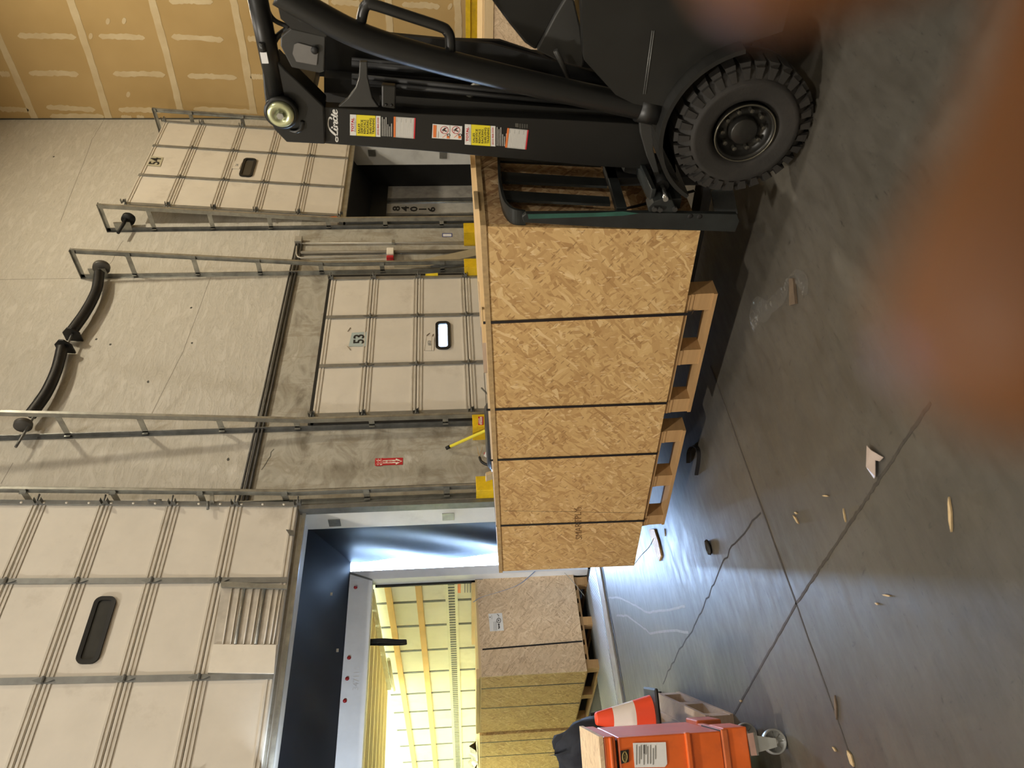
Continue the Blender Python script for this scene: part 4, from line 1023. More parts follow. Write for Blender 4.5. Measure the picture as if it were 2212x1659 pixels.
m = MB()
for i, ch in enumerate('84016'):
    wd_ = .04 if ch == '1' else .15
    q = at(856+i*19, 450+i*.5, 'Y', 7.435)
    t_ = text_mb(ch, (q.x, 7.4395, q.z), (1, 0, 0), (0, 0, 1), h=.13, wid=wd_, th=.001, bold=.03); m.add(t_.v, t_.f)
m.build('number', INK, T4)

# ------------------------------------------------------------------ forklift
FK = thing('forklift', 'black forklift at right carrying the long crate, mast facing the dock', 'forklift', (3.33, 1.0, 0))
XM = 2.95
# mast: near and far channels
front = [(620, 303), (720, 312), (900, 325), (1070, 340), (1290, 360), (1410, 366)]
rear = [(1384, 268), (1200, 258), (1000, 250), (890, 246), (800, 238), (700, 232)]
for X0, nm in ((XM, 'mast_channel'), (XM+.62, 'mast_channel')):
    pts = [at(x, y, 'X', XM) for x, y in front+rear]
    MB().prism([Vector((X0, p.y, p.z)) for p in pts], (.05, 0, 0)).build(nm, BLACK, FK, bevel=.004)
# set-back rear lip of the channel and inner mast
for (r0, r1, dx, mt, nm) in [(((820, 205), (1380, 245)), ((820, 236), (1380, 268)), .05, BLACK, 'channel_flange'), (((700, 168), (1400, 215)), ((700, 200), (1400, 243)), .16, BLACK2, 'inner_mast'), (((690, 130), (1400, 170)), ((690, 165), (1400, 212)), .30, BLACK2, 'lift_cylinder')]:
    q = [at(*r0[0], 'X', XM+dx), at(*r0[1], 'X', XM+dx), at(*r1[1], 'X', XM+dx), at(*r1[0], 'X', XM+dx)]
    MB().prism(q, (.07, 0, 0)).build(nm, mt, FK)
for k, (y0, y1, dx, r) in enumerate([(178, 226, .08, .010), (190, 236, .08, .012), (150, 196, .2, .016), (142, 186, .2, .008)]):
    MB().tube([at(760, y0-14, 'X', XM+dx), at(1390, y1, 'X', XM+dx)], r, 8).build('mast_hose', BLACK2, FK)
MB().box((XM+.05, 1.62, .55), (XM+.62, 1.68, .63)).build('mast_crossbar', BLACK, FK); MB().box((XM+.05, 1.47, 1.95), (XM+.62, 1.53, 2.10)).build('mast_crossbar', BLACK, FK)
MB().prism([at(x, y, 'X', XM+.35) for x, y in [(700, 95), (760, 80), (1080, 88), (1160, 115), (1330, 205), (1400, 250), (1000, 260), (700, 235)]], (.02, 0, 0)).build('mast_guard', BLACK2, FK)
# head casting with the tilt pin
hd_ = [(566, 150), (596, 128), (618, 152), (640, 172), (700, 230), (703, 312), (619, 308), (592, 280), (576, 244), (570, 200)]
MB().prism([at(x, y, 'X', XM-.02) for x, y in hd_], (.10, 0, 0)).build('mast_head', BLACK, FK, bevel=.006)
pc = at(607, 245, 'X', XM-.05); nx = (-1, 0, 0)
pin = MB().lathe([(0, -.03), (.049, -.03), (.050, .012), (.046, .018), (.024, .018), (.022, .010), (0, .010)], pc, nx, 36).build('tilt_pin', ZINC, FK, 'zinc yellow round pin head')
MB().lathe([(0, .008), (.014, .008), (.014, .026), (0, .026)], pc, nx, 6, False).build('pin_bolt', GALV, pin)
MB().lathe([(.046, -.03), (.062, -.03), (.064, .0), (.055, .004), (.046, .0)], pc, nx, 36).build('pin_boss', BLACK, FK)
MB().tube(smooth_path([at(628, 282, 'X', XM-.02), at(640, 284, 'X', XM-.03), at(650, 278, 'X', XM-.03), at(654, 262, 'X', XM-.02)], 5), .008, 8).build('cotter', GREYBLK, FK)
# tilt cylinder
a, b = at(545, -60, 'X', XM-.0), at(598, 200, 'X', XM-.0)
a0 = at(553, 0, 'X', XM)
tc = MB().tube([a, b], .036, 20).build('tilt_cylinder', BLACK, FK)
q = at(567, 100, 'X', XM-.03); MB().tube([at(566, 92, 'X', XM-.035), at(569, 112, 'X', XM-.035)], .012, 8).build('cylinder_clamp', GREYBLK, tc)
q1 = at(571, 125, 'X', XM-.045); MB().box((q1.x-.002, q1.y-.02, q1.z-.012), (q1.x+.004, q1.y+.02, q1.z+.012)).build('cylinder_label', PAPER, tc)
for pts, r in (([(573, -10), (580, 25), (595, 45), (625, 58)], .009), ([(590, 95), (600, 78), (625, 60)], .011), ([(612, 42), (620, 30), (640, 22)], .012)):
    MB().tube(smooth_path([at(x, y, 'X', XM+.02) for x, y in pts], 6), r, 8).build('hydraulic_hose', BLACK2, FK)
# curved guard pillar
pil = smooth_path([at(x, y, 'X', 2.84) for x, y in [(600, -18), (680, 28), (760, 70), (850, 103), (960, 134), (1080, 164), (1200, 192), (1310, 216), (1402, 236)]], 8)
MB().tube(pil, .050, 16, flat=.9).build('guard_pillar', BLACK, FK)
off = Vector((-.035, .022, -.012))
MB().tube([p+off for p in pil[18:]], .008, 8).build('pillar_highlight', plain('pillar_highlight', (.12, .11, .08), .28, .7), FK, 'pale strip standing in for the highlight along the pillar')  # highlight on the pillar's lower edge, built as a pale strip
e0, e1_ = at(1378, 230, 'X', 2.84), at(1422, 240, 'X', 2.84)
MB().tube([e0, e1_], .056, 16).build('pillar_foot', BLACK, FK)
# grab handle
MB().tube(smooth_path([at(x, y, 'X', 2.86) for x, y in [(780, 46), (785, 22), (792, 11), (806, 10), (880, 34), (952, 58), (966, 68), (972, 82), (973, 112)]], 6), .019, 14).build('grab_handle', GREYBLK, FK)
# work lamp bracket
lbp = [(606, 80), (628, 62), (703, 79), (700, 155), (690, 158), (630, 146), (606, 100)]
lamp = MB().prism([at(x, y, 'X', 2.90) for x, y in lbp], (.03, 0, 0)).build('lamp_bracket', GREYPL, FK, bevel=.004)
MB().prism([at(x, y, 'X', 2.899) for x, y in [(636, 95), (644, 92), (688, 104), (684, 140), (640, 132), (632, 115)]], (-.004, 0, 0)).build('lamp_lens', plain('lamp_lens', (.16, .155, .15), .25), lamp)
MB().lathe([(0, 0), (.014, 0), (.014, .006), (0, .006)], at(680, 108, 'X', 2.892), (-1, 0, 0), 12).build('bracket_hole', BLACK2, lamp)
MB().prism([at(x, y, 'X', 2.89) for x, y in [(600, 12), (640, 8), (690, 30), (705, 80), (630, 62), (606, 40)]], (.06, 0, 0)).build('pillar_gusset', BLACK, FK)
MB().lathe([(0.012, 0), (.022, 0), (.022, .01), (.012, .01)], at(655, 33, 'X', 2.885), (-1, 0, 0), 16).build('gusset_eye', GREYPL, FK)
# mast arm and clamp
arm = [(777, 134), (793, 134), (794, 168), (804, 212), (818, 232), (730, 231), (752, 212), (768, 190), (775, 168)]
MB().prism([at(x, y, 'X', XM-.02) for x, y in arm], (.018, 0, 0)).build('mast_arm', GREYPL, FK, bevel=.003)
cl = MB().prism([at(x, y, 'X', XM-.04) for x, y in [(824, 184), (856, 187), (854, 236), (824, 232)]], (.03, 0, 0)).build('mast_clamp', GREYBLK, FK, bevel=.006)
for px_, py_ in ((834, 226), (846, 227)): MB().lathe([(0, 0), (.006, 0), (.005, .004), (0, .005)], at(px_, py_, 'X', XM-.04), (-1, 0, 0), 10).build('clamp_bolt', BLACK2, cl)
MB().tube(smooth_path([at(x, y, 'X', XM+.1) for x, y in [(1042, 178), (1030, 182), (1018, 195), (1014, 212)]], 6), .015, 10).build('steel_pipe', GALV, FK)
# cowl, step panels and steering lever
MB().prism([at(x, y, 'X', 3.0) for x, y in [(1056, -10), (1066, 6), (1100, 52), (1134, 94), (1158, 110), (1176, 80), (1199, 35), (1234, -10)]], (.5, 0, 0)).build('cowl', BLACK, FK, bevel=.01)
MB().prism([at(x, y, 'X', 2.98) for x, y in [(1199, 33), (1159, 109), (1208, 134), (1258, 147), (1262, 134), (1254, 60), (1240, 0), (1222, -5)]], (.45, 0, 0)).build('dash_panel', GREYPL, FK, bevel=.006)
MB().tube([at(1200, 108, 'X', 2.93), at(1230, 172, 'X', 2.93)], .010, 8).build('control_lever', GREYPL, FK)
MB().prism([at(x, y, 'X', 3.2) for x, y in [(700, 60), (1060, 95), (1300, 160), (1390, 210), (1390, 260), (900, 250), (700, 200)]], (.02, 0, 0)).build('cab_back_shield', BLACK2, FK)
# chassis side with wheel arch and fender
WC = Vector((2.74, 1.462, .267)); WR = .268
XB = 2.80
body = [at(x, y, 'X', XB) for x, y in [(1255, -40), (1262, 130), (1330, 205), (1392, 236)]]
archpts = arc((XB, WC.y, WC.z), (0, 1, 0), (0, 0, 1), WR+.055, .62, 3.0, 18)
pts = body+archpts+[Vector((XB, WC.y-.36, .20)), Vector((XB, .1, .20)), Vector((XB, .1, .92))]
MB().prism(pts, (.08, 0, 0)).build('chassis_side', GREYBLK, FK)
MB().box((2.92, -.9, .22), (3.78, 1.15, .62)).build('chassis_block', BLACK2, FK)
MB().box((2.82, -1.3, .2), (3.86, -.3, 1.15)).build('counterweight', GREYBLK, FK, bevel=.05)
m = MB(); n = 22
A1 = arc((2.73, WC.y, WC.z), (0, 1, 0), (0, 0, 1), WR+.05, .55, 2.9, n); A2 = arc((2.73, WC.y, WC.z), (0, 1, 0), (0, 0, 1), WR+.066, .55, 2.9, n)
dx = Vector((.24, 0, 0))
for i in range(n): m.hexa([A1[i], A1[i+1], A1[i+1]+dx, A1[i]+dx, A2[i], A2[i+1], A2[i+1]+dx, A2[i]+dx])
m.build('fender', GREYBLK, FK)
MB().prism([at(x, y, 'X', 2.88) for x, y in [(1381, 258), (1400, 238), (1424, 216), (1414, 270), (1411, 322), (1424, 372), (1436, 396), (1420, 392), (1398, 340), (1384, 292)]], (.03, 0, 0)).build('mast_pivot_plate', GREYPL, FK, bevel=.003)
for xa in (1390, 1394): MB().tube([at(1409+(xa-1390), 66, 'X', XB-.002), at(xa, 203, 'X', XB-.002)], .002, 5).build('panel_seam', GALV_D, FK)
MB().box((2.95, 1.15, .24), (3.7, 1.5, .34)).build('axle', BLACK2, FK)
# front wheels
def wheel(cx, sgn, label=None):
    wh = MB()
    R_ = WR; c = Vector((cx, WC.y, WC.z)); axn = Vector((-sgn, 0, 0))
    prof = [(.120, -.02), (.135, .0), (.150, .004), (.190, .010), (.205, .012), (.210, -.002), (.225, -.006), (.246, -.022), (R_-.016, -.04), (R_-.010, -.06), (R_-.008, -.09), (R_, -.13), (R_-.004, -.17), (.245, -.205), (.15, -.21), (.12, -.19)]
    wh.lathe(prof, c, axn, 64)
    w_ = wh.build('tyre', RUBBER, FK)
    blk = MB()
    for i in range(30):
        a = 6.2832*i/30
        r_ = Vector((0, math.cos(a), math.sin(a))); t_ = Vector((0, -math.sin(a), math.cos(a)))
        o = c+r_*(R_*.80)-t_*.010; k = r_*(R_*.205)
        blk.hexa([o+axn*-.004, o+t_*.020+axn*-.004, o+t_*.020-axn*.10, o-axn*.10, o+k-t_*.010+axn*-.022, o+k+t_*.030+axn*-.022, o+k+t_*.036-axn*.10, o+k-t_*.014-axn*.10])
        blk.hexa([o+axn*.004, o+t_*.020+axn*.004, o+t_*.020-axn*.05, o-axn*.05, o+r_*.040-t_*.006+axn*-.002, o+r_*.040+t_*.024+axn*-.002, o+r_*.040+t_*.024-axn*.06, o+r_*.040-t_*.006-axn*.06])
    blk.build('tread_lugs', RUBBER, w_, kind='stuff')
    rm = MB().lathe([(.118, -.10), (.112, -.012), (.118, .004), (.112, .006), (.104, -.006), (.098, -.035), (.060, -.040), (.056, -.030), (.052, -.006), (.048, -.002), (0, -.002)], c, axn, 48).build('rim', RIM, w_)
    ed = MB().lathe([(.1165, .004), (.120, .008), (.1165, .012), (.113, .008), (.1165, .004)], c, axn, 48).build('rim_edge', plain('rim_edge', (.14, .13, .10), .3, .7), w_)
    for i in range(10):
        a = 6.2832*i/10+.2; o = c+Vector((0, math.cos(a), math.sin(a)))*.080+axn*-.042
        MB().lathe([(0, 0), (.010, 0), (.009, .026), (0, .028)], o, axn, 6, False).build('wheel_nut', plain('nut', (.10, .095, .08), .3, .7), w_)
wheel(2.74, 1); wheel(3.92, -1)
# carriage and load backrest
YB = 1.85
post = [(1128, 470), (1136, 462), (1400, 460), (1592, 463), (1597, 478), (1588, 501), (1480, 497), (1300, 491), (1132, 481)]
MB().prism([at(x, y, 'X', XC-.028) for x, y in post], (.022, 0, 0)).build('backrest_post', BRACKET, FK, bevel=.002)
MB().prism([at(x, y, 'X', XC-.030) for x, y in [(1140, 463), (1290, 460), (1345, 457), (1380, 461), (1345, 466), (1290, 468), (1142, 473)]], (.002, 0, 0)).build('green_wear', GREEN, FK)
bend = smooth_path([at(1077, 330, 'Y', YB), at(1079, 390, 'Y', YB), at(1084, 425, 'Y', YB), at(1092, 450, 'Y', YB-.0), at(1108, 466, 'Y', YB), at(1135, 472, 'Y', YB+.01)], 6)
MB().ribbon(bend, .075, .012, (0, 1, -.05)).build('backrest_top', BRACKET, FK)
for q4 in ([(1083, 376), (1307, 390), (1311, 407), (1085, 397)], [(1087, 416), (1315, 430), (1318, 446), (1089, 436)], [(1079, 335), (1292, 348), (1298, 362), (1080, 352)]):
    MB().prism([at(x, y, 'Y', YB) for x, y in q4], (0, -.012, 0)).build('backrest_slat', BRACKET, FK)
def xbar(pa, pb, wz, name, dy=.03, y=YB-.02, mat=BRACKET):
    A, B = at(*pa, 'Y', y), at(*pb, 'Y', y); z = Vector((0, 0, wz))
    return MB().prism([A, B, B+z, A+z], (0, -dy, 0)).build(name, mat, FK, bevel=.003)
xbar((1296, 340), (1330, 462), -.045, 'backrest_bar')
xbar((1375, 352), (1418, 452), -.10, 'carriage_bar', .05)
xbar((1372, 352), (1412, 440), .02, 'carriage_bar', .07, YB-.06)
MB().prism([at(x, y, 'X', XC+.10) for x, y in [(1536, 415), (1546, 462), (1594, 462), (1590, 440), (1583, 405), (1560, 395)]], (.03, 0, 0)).build('carriage_foot', BRACKET, FK)
MB().prism([at(x, y, 'X', XC-.02) for x, y in [(1403, 464), (1400, 448), (1412, 436), (1430, 430), (1452, 432), (1460, 450), (1464, 464)]], (.06, 0, 0)).build('carriage_lug', BRACKET, FK, bevel=.003)
MB().prism([at(x, y, 'Y', YB-.06) for x, y in [(1340, 358), (1348, 372), (1410, 385), (1400, 350)]], (0, -.05, 0)).build('carriage_hook', BLACK2, FK)
MB().tube([at(1430, 400, 'Y', YB-.1), at(1438, 431, 'Y', YB-.1)], .011, 10).build('side_shift_rod', CHROME, FK, 'bright chrome side shift rod')
MB().tube([at(1423, 365, 'Y', YB-.1), at(1431, 402, 'Y', YB-.1)], .028, 12).build('side_shift_cylinder', BLACK2, FK)
for px_, py_ in ((1413, 450), (1425, 451), (1457, 450)): MB().lathe([(0, 0), (.011, 0), (.011, .012), (0, .012)], at(px_, py_, 'X', XC-.022), (-1, 0, 0), 6, False).build('bolt', GREYPL, FK)
for px_, py_ in ((1491, 464), (1511, 465)): MB().lathe([(0, 0), (.012, 0), (.010, .003), (0, .001)], at(px_, py_+3, 'X', XC-.028), (-1, 0, 0), 14).build('post_hole', BLACK2, FK)
# forks under the crate
for xf in (2.98, 3.52):
    MB().hexa([(xf, 1.80, BR.z-.10), (xf+.12, 1.80, BR.z-.10), (xf+.12, 3.3, BR.z-.152), (xf, 3.3, BR.z-.152), (xf, 1.80, BR.z-.055), (xf+.12, 1.80, BR.z-.055), (xf+.12, 3.3, BR.z-.138), (xf, 3.3, BR.z-.138)]).build('fork', BLACK2, FK)
    MB().box((xf, 1.80, BR.z-.06), (xf+.12, 1.84, .72)).build('fork_shank', BLACK2, FK)
# decals on the mast
def fkq(x, y, o=.0): return at(x, y, 'X', XM-.001-o)
def decal(p4, mat, name, parent=FK, o=0.0):
    return MB().prism([fkq(x, y, o) for x, y in p4], (-.0008, 0, 0)).build(name, mat, parent)
MR = (0, -1, .03); MU = (0, .0, 1)
def mtext(s, x, y, mat, parent, h=None, wid=None, o=.0012, bold=0.0):
    r = (fkq(x, y-10)-fkq(x, y)); u = fkq(x-10, y)-fkq(x, y)
    rr = Vector((0, r.y, r.z+.02*0)).normalized(); uu = Vector((0, -rr.z, rr.y)); uu = uu if uu.z > 0 else -uu
    return text_mb(s, fkq(x, y, o), rr, uu, h=h, wid=wid, th=.0005, bold=bold).build('lettering', mat, parent)
def dealer(x0, y0, y1, sk):
    """x offset, photo y of the right and left edges at its top, sk: drop of y per x."""
    Y0 = lambda x: y0+(x-x0)*sk; Y1 = lambda x: y1+(x-x0)*sk
    q = lambda a, b: [(a, Y0(a)), (b, Y0(b)), (b, Y1(b)), (a, Y1(a))]
    mid = lambda a: (Y0(a)+Y1(a))/2; mpp = (fkq(x0, y0)-fkq(x0, y0+10)).length/10
    d = decal(q(x0, x0+13.4), DECWHITE, 'dealer_sticker')
    mtext('TOTAL', x0+5.5, mid(x0+5.5), RED, d, h=.0105, wid=31*mpp, bold=.03)
    mtext('EQUIPMENT', x0+10.8, mid(x0+10.8), INKGREY, d, h=.0035, wid=30*mpp)
    d2_ = decal(q(x0+14, x0+55), DECYEL, 'service_sticker')
    for i, s in enumerate(('SALES', 'SERVICE', 'RENTALS', 'RACKING', 'SHELVING', 'TRAINING')):
        xx = x0+19.5+i*6.2; L_ = 4.35*len(s)
        mtext(s, xx, Y1(xx)-4.5-L_/2, INK, d2_, h=.0088, wid=L_*mpp, bold=.01)
    d3_ = decal(q(x0+56, x0+66), DECWHITE, 'phone_sticker')
    mtext('(833) 868-2500', x0+61, mid(x0+61), RED, d3_, h=.0085, wid=38*mpp, bold=.0)
    for i, fr_ in enumerate((.95, .85, .95, .6, .5, .65)):
        xx = x0+69+i*4.0; a, b = Y1(xx)-2-(y1-y0-2)*fr_, Y1(xx)-2
        decal([(xx, a), (xx+1.6, a), (xx+1.6, b), (xx, b)], DECGREY, 'text_line', d3_)
def notice(p4, extra=True):
    (xa, ya), (xb, yb), (xc, yc), (xd, yd) = p4
    d = decal(p4, DECGREY, 'warning_sticker')
    L = lambda t, s: ((xa+(xb-xa)*t)*(1-s)+(xd+(xc-xd)*t)*s, (ya+(yb-ya)*t)*(1-s)+(yd+(yc-yd)*t)*s)
    decal([L(0, 0), L(.09, 0), L(.09, 1), L(0, 1)], DECORG, 'warning_band', d, .0012)
    decal([L(.94, 0), L(1, 0), L(1, 1), L(.94, 1)], RED, 'warning_band', d, .0012)
    m = MB()
    for i in range(11):
        t = .14+i*.07; s0 = .06 if i % 3 else .25
        m.prism([fkq(*L(t, s0), .0012), fkq(*L(t+.03, s0), .0012), fkq(*L(t+.03, .94), .0012), fkq(*L(t, .94), .0012)], (-.0004, 0, 0))
    m.build('fine_print', DECWHITE, d)
dealer(756, 247, 292, .055)
notice([(850.5, 252), (898, 255), (896, 299.5), (850, 296)])
dealer(1004, 268, 312, .065)
notice([(1096, 276.5), (1142, 281), (1137, 323), (1091, 318.5)])
d = decal([(934.5, 267.5), (998.5, 272.5), (997, 302), (933, 298)], DECWHITE, 'pictogram_sticker')
decal([(936, 270), (943, 270.7), (942, 297), (935.5, 296.5)], DECORG, 'pictogram_band', d, .0012)
for cx_ in (960, 985):
    m = MB(); c_ = fkq(cx_, 281, .0014)
    m.tube([c_+Vector((0, .0155*math.cos(i*.3142), .0155*math.sin(i*.3142))) for i in range(20)], .0012, 4, closed=True)
    m.tube([c_+Vector((0, -.011, -.011)), c_+Vector((0, .011, .011))], .0010, 4)
    m.build('ban_ring', RED, d)
    m = MB(); m.tube(smooth_path([c_+Vector((0, .006, -.009)), c_+Vector((0, .002, 0)), c_+Vector((0, -.004, .002)), c_+Vector((0, -.009, -.004))], 3), .0022, 5).tube([c_+Vector((0, -.002, .002)), c_+Vector((0, .001, .009))], .0026, 5); m.build('ban_figure', INK, d)
    c2 = fkq(cx_+9, 292, .0014)
    m = MB(); m.tube([c2+Vector((0, .0055*math.cos(i*.5236), .0055*math.sin(i*.5236))) for i in range(12)], .0015, 4, closed=True); m.build('truck_wheel', INK, d)
    decal([(cx_+5, 293), (cx_+11, 293.5), (cx_+11, 299), (cx_+5, 299)], DECORG, 'truck_body', d, .0012)
    MB().tube([fkq(cx_-4, 297, .0014), fkq(cx_+6, 289, .0014)], .0012, 4).build('ramp_line', DECORG, d)
decal([(947, 284), (947.7, 284), (946.8, 298), (946, 298)], INKGREY, 'divider', d, .0012); decal([(971.5, 271.5), (972.2, 271.5), (971.2, 299.5), (970.5, 299.5)], INKGREY, 'divider', d, .0012)
dp = decal([(1113, 266), (1120, 266.5), (1120, 275), (1113, 274)], plain('plate_dull', (.12, .115, .10), .4, .4), 'type_plate')
for i in range(4): decal([(1122+i*5, 267+i*.4), (1125+i*5, 267+i*.4), (1125+i*5, 277), (1122+i*5, 277)], plain('plate_dull2', (.07, .068, .06), .4), 'type_plate_text', dp)
# script lettering on the mast head, drawn as brush strokes
def lp(zx, zy): return fkq(690+zx*.05425, 225+zy*.05425, .0004)
m = MB()
def stroke(pts):      # brush stroke of varying width, (x, y, width) in hundredths of the lettering
    P = smooth_path([(a, b, c) for a, b, c in pts], 5); n = len(P); L_, R_ = [], []
    for i, p in enumerate(P):
        t = Vector(((P[min(i+1, n-1)]-P[max(i-1, 0)]).x, (P[min(i+1, n-1)]-P[max(i-1, 0)]).y)).normalized()
        L_.append(lp(p.x-t.y*p.z/2, p.y+t.x*p.z/2)); R_.append(lp(p.x+t.y*p.z/2, p.y-t.x*p.z/2))
    e = Vector((-.0008, 0, 0))
    for i in range(n-1): m.hexa([L_[i], L_[i+1], R_[i+1], R_[i], L_[i]+e, L_[i+1]+e, R_[i+1]+e, R_[i]+e])
stroke([(490, 605, 30), (465, 555, 60), (425, 530, 64), (380, 580, 50), (352, 700, 38), (355, 850, 42), (400, 975, 56), (480, 1080, 74), (580, 1170, 80), (660, 1240, 62), (715, 1310, 38), (738, 1390, 36), (728, 1465, 38), (692, 1490, 40), (655, 1440, 40), (655, 1360, 40), (690, 1260, 60), (715, 1160, 48), (705, 1060, 44)])
stroke([(565, 965, 66), (640, 1010, 74), (722, 1052, 60)]); stroke([(712, 1060, 44), (722, 990, 40), (715, 930, 40)])
stroke([(470, 925, 60), (505, 925, 70), (540, 925, 60)])
stroke([(560, 840, 64), (640, 880, 74), (725, 905, 62)]); stroke([(650, 870, 30), (600, 810, 40), (575, 750, 44), (585, 700, 44), (640, 730, 60), (700, 770, 60), (715, 715, 44), (700, 670, 36)])
stroke([(470, 395, 64), (560, 445, 74), (650, 490, 74), (706, 520, 50)]); stroke([(610, 500, 30), (572, 520, 40), (562, 575, 52), (610, 640, 62), (680, 655, 56), (708, 600, 44), (690, 520, 44)])
stroke([(706, 520, 44), (712, 460, 40), (690, 420, 40)])
stroke([(640, 330, 24), (610, 300, 30), (600, 240, 40), (560, 230, 40), (545, 280, 50), (580, 345, 66), (650, 380, 74), (702, 350, 50), (705, 290, 34), (670, 210, 22)])
m.build('maker_script', DECWHITE, FK)

# ------------------------------------------------------------------ far right: yellow guard beam and a crate against the drywall
gb = thing('guard_beam', 'yellow horizontal guard beam in front of the drywall behind the forklift', 'guard rail', (12.4, 3.8, 0))
zt_, zb_ = at(1006, 40, 'X', 12.4).z, at(1043, 40, 'X', 12.4).z
MB().box((12.38, 1.2, zb_), (12.46, 5.05, zb_+.07)).build('lower_flange', YELLOW, gb); MB().box((12.38, 1.2, zt_-.07), (12.46, 5.05, zt_)).build('upper_flange', YELLOW, gb)
MB().box((12.42, 1.2, zb_+.07), (12.46, 5.05, zt_-.07)).build('web', YELLOW, gb)
for yy in (1.4, 4.9): MB().box((12.46, yy-.06, 0), (12.58, yy+.06, zt_-.01)).build('post', YELLOW, gb)
ck = thing('wooden_crate', 'OSB crate with pale lumber top rail standing behind the forklift', 'crate', (8.5, 2.9, 0))
z1 = at(1046, 40, 'X', 8.0).z
MB().box((8.0, 2.2, .12), (8.02, 3.75, z1-.09)).build('side_panel', OSB_PALE, ck); MB().box((7.985, 2.18, z1-.09), (8.02, 3.77, z1)).build('top_rail', LUMBER, ck)
MB().box((8.02, 3.73, .12), (9.1, 3.75, z1-.01)).build('end_panel', OSB_PALE, ck); MB().box((8.02, 2.2, .12), (9.1, 2.22, z1-.01)).build('end_panel', OSB_PALE, ck)
MB().box((8.0, 2.2, z1), (9.12, 3.75, z1+.02)).build('lid', LUMBER, ck); MB().box((8.0, 2.2, 0), (9.12, 2.35, .12)).build('skid', LUMBER, ck); MB().box((8.0, 3.6, 0), (9.12, 3.75, .12)).build('skid', LUMBER, ck)

# ------------------------------------------------------------------ orange tool chest and the things behind it
c25 = math.radians(25); E1 = Vector((math.cos(c25), -math.sin(c25), 0)); E2 = Vector((math.sin(c25), math.cos(c25), 0)); EZ = Vector((0, 0, 1))
cor = Vector((1.262, 3.550, 0))       # near right corner
TBX = thing('tool_chest', 'orange steel tool chest on casters with an OSB top board', 'tool chest', tuple(cor-E1*.55+E2*.3))
BWid, BDep = 1.20, .56
def tbx(a, b, z0, u0, u1, z1, name, mat, bevel=.006, par=None):
    return MB().obox(cor-E1*u1+E2*a+EZ*z0, E1*(u1-u0), E2*(b-a), EZ*(z1-z0)).build(name, mat, par or TBX, bevel=bevel)
ztop = .82
def vz(x): return at(x, 1594, 'Y', 3.55).z
tbx(0, BDep, .27, 0, BWid, vz(1334), 'body', ORANGE)
tbx(-.006, BDep, vz(1328), -.006, BWid, ztop-.02, 'lid', ORANGE)
tbx(.012, BDep, vz(1335), .012, BWid, vz(1327), 'lid_gap', BLACK2)
tbx(-.01, BDep+.02, ztop-.02, -.01, BWid, ztop, 'top_board', OSB_PALE, .001)
tbx(-.014, .02, vz(1492), -.004, BWid, vz(1480), 'front_rib', ORANGE)
tbx(-.014, .02, vz(1322), -.004, BWid, vz(1314), 'lid_rib', ORANGE)
tbx(-.008, BDep, .27, -.008, BWid, vz(1575), 'base_band', ORANGE_D)
tbx(.0, .22, .15, -.012, .30, .258, 'caster_skid', ORANGE)
tbx(-.002, .30, .258, -.006, 1.0, .272, 'base_gap', plain('rust_gap', (.05, .03, .02), .8))
tbx(.36, BDep, .15, -.02, .30, .272, 'caster_skid', ORANGE_D); tbx(.02, BDep, .15, BWid-.28, BWid, .272, 'caster_skid', ORANGE_D)
def tq(x, y, o=0.0): return onp(x, y, cor-E2*(.002+o), E2)
MB().prism([tq(*p) for p in [(1340, 1622), (1358, 1619), (1358, 1646), (1342, 1650)]], -E2*.003).build('badge', BLACK2, TBX)
m = MB().tube([tq(1350+5*math.cos(i*.3142), 1635+11*math.sin(i*.3142), .004) for i in range(20)], .0025, 5, closed=True); m.build('badge_oval', plain('badge_gold', (.45, .34, .12), .4, .4), TBX)
text_mb('KNAACK', tq(1350, 1635, .004), E1, EZ, h=.012, wid=.05, th=.0006).build('badge_lettering', plain('badge_gold', (.45, .34, .12), .4, .4), TBX)
pl_ = MB().prism([tq(*p) for p in [(1367, 1605), (1438, 1603), (1441, 1650), (1436, 1657), (1371, 1658)]], -E2*.002).build('paper_label', PAPER, TBX)
m = MB()
for xx, y0, y1 in [(1374, 1609, 1652), (1380, 1612, 1650), (1384, 1609, 1640), (1390, 1614, 1652), (1394, 1609, 1630), (1398, 1612, 1650), (1404, 1609, 1650), (1410, 1616, 1652), (1415, 1610, 1640)]:
    m.prism([tq(xx, y0, .003), tq(xx+2, y0, .003), tq(xx+2, y1, .003), tq(xx, y1, .003)], -E2*.0004)
m.build('print_lines', INKGREY, pl_)
MB().prism([tq(1390, 1609, .003), tq(1392.5, 1609, .003), tq(1392.5, 1628, .003), tq(1390, 1628, .003)], -E2*.0005).build('print_heading', INK, pl_)
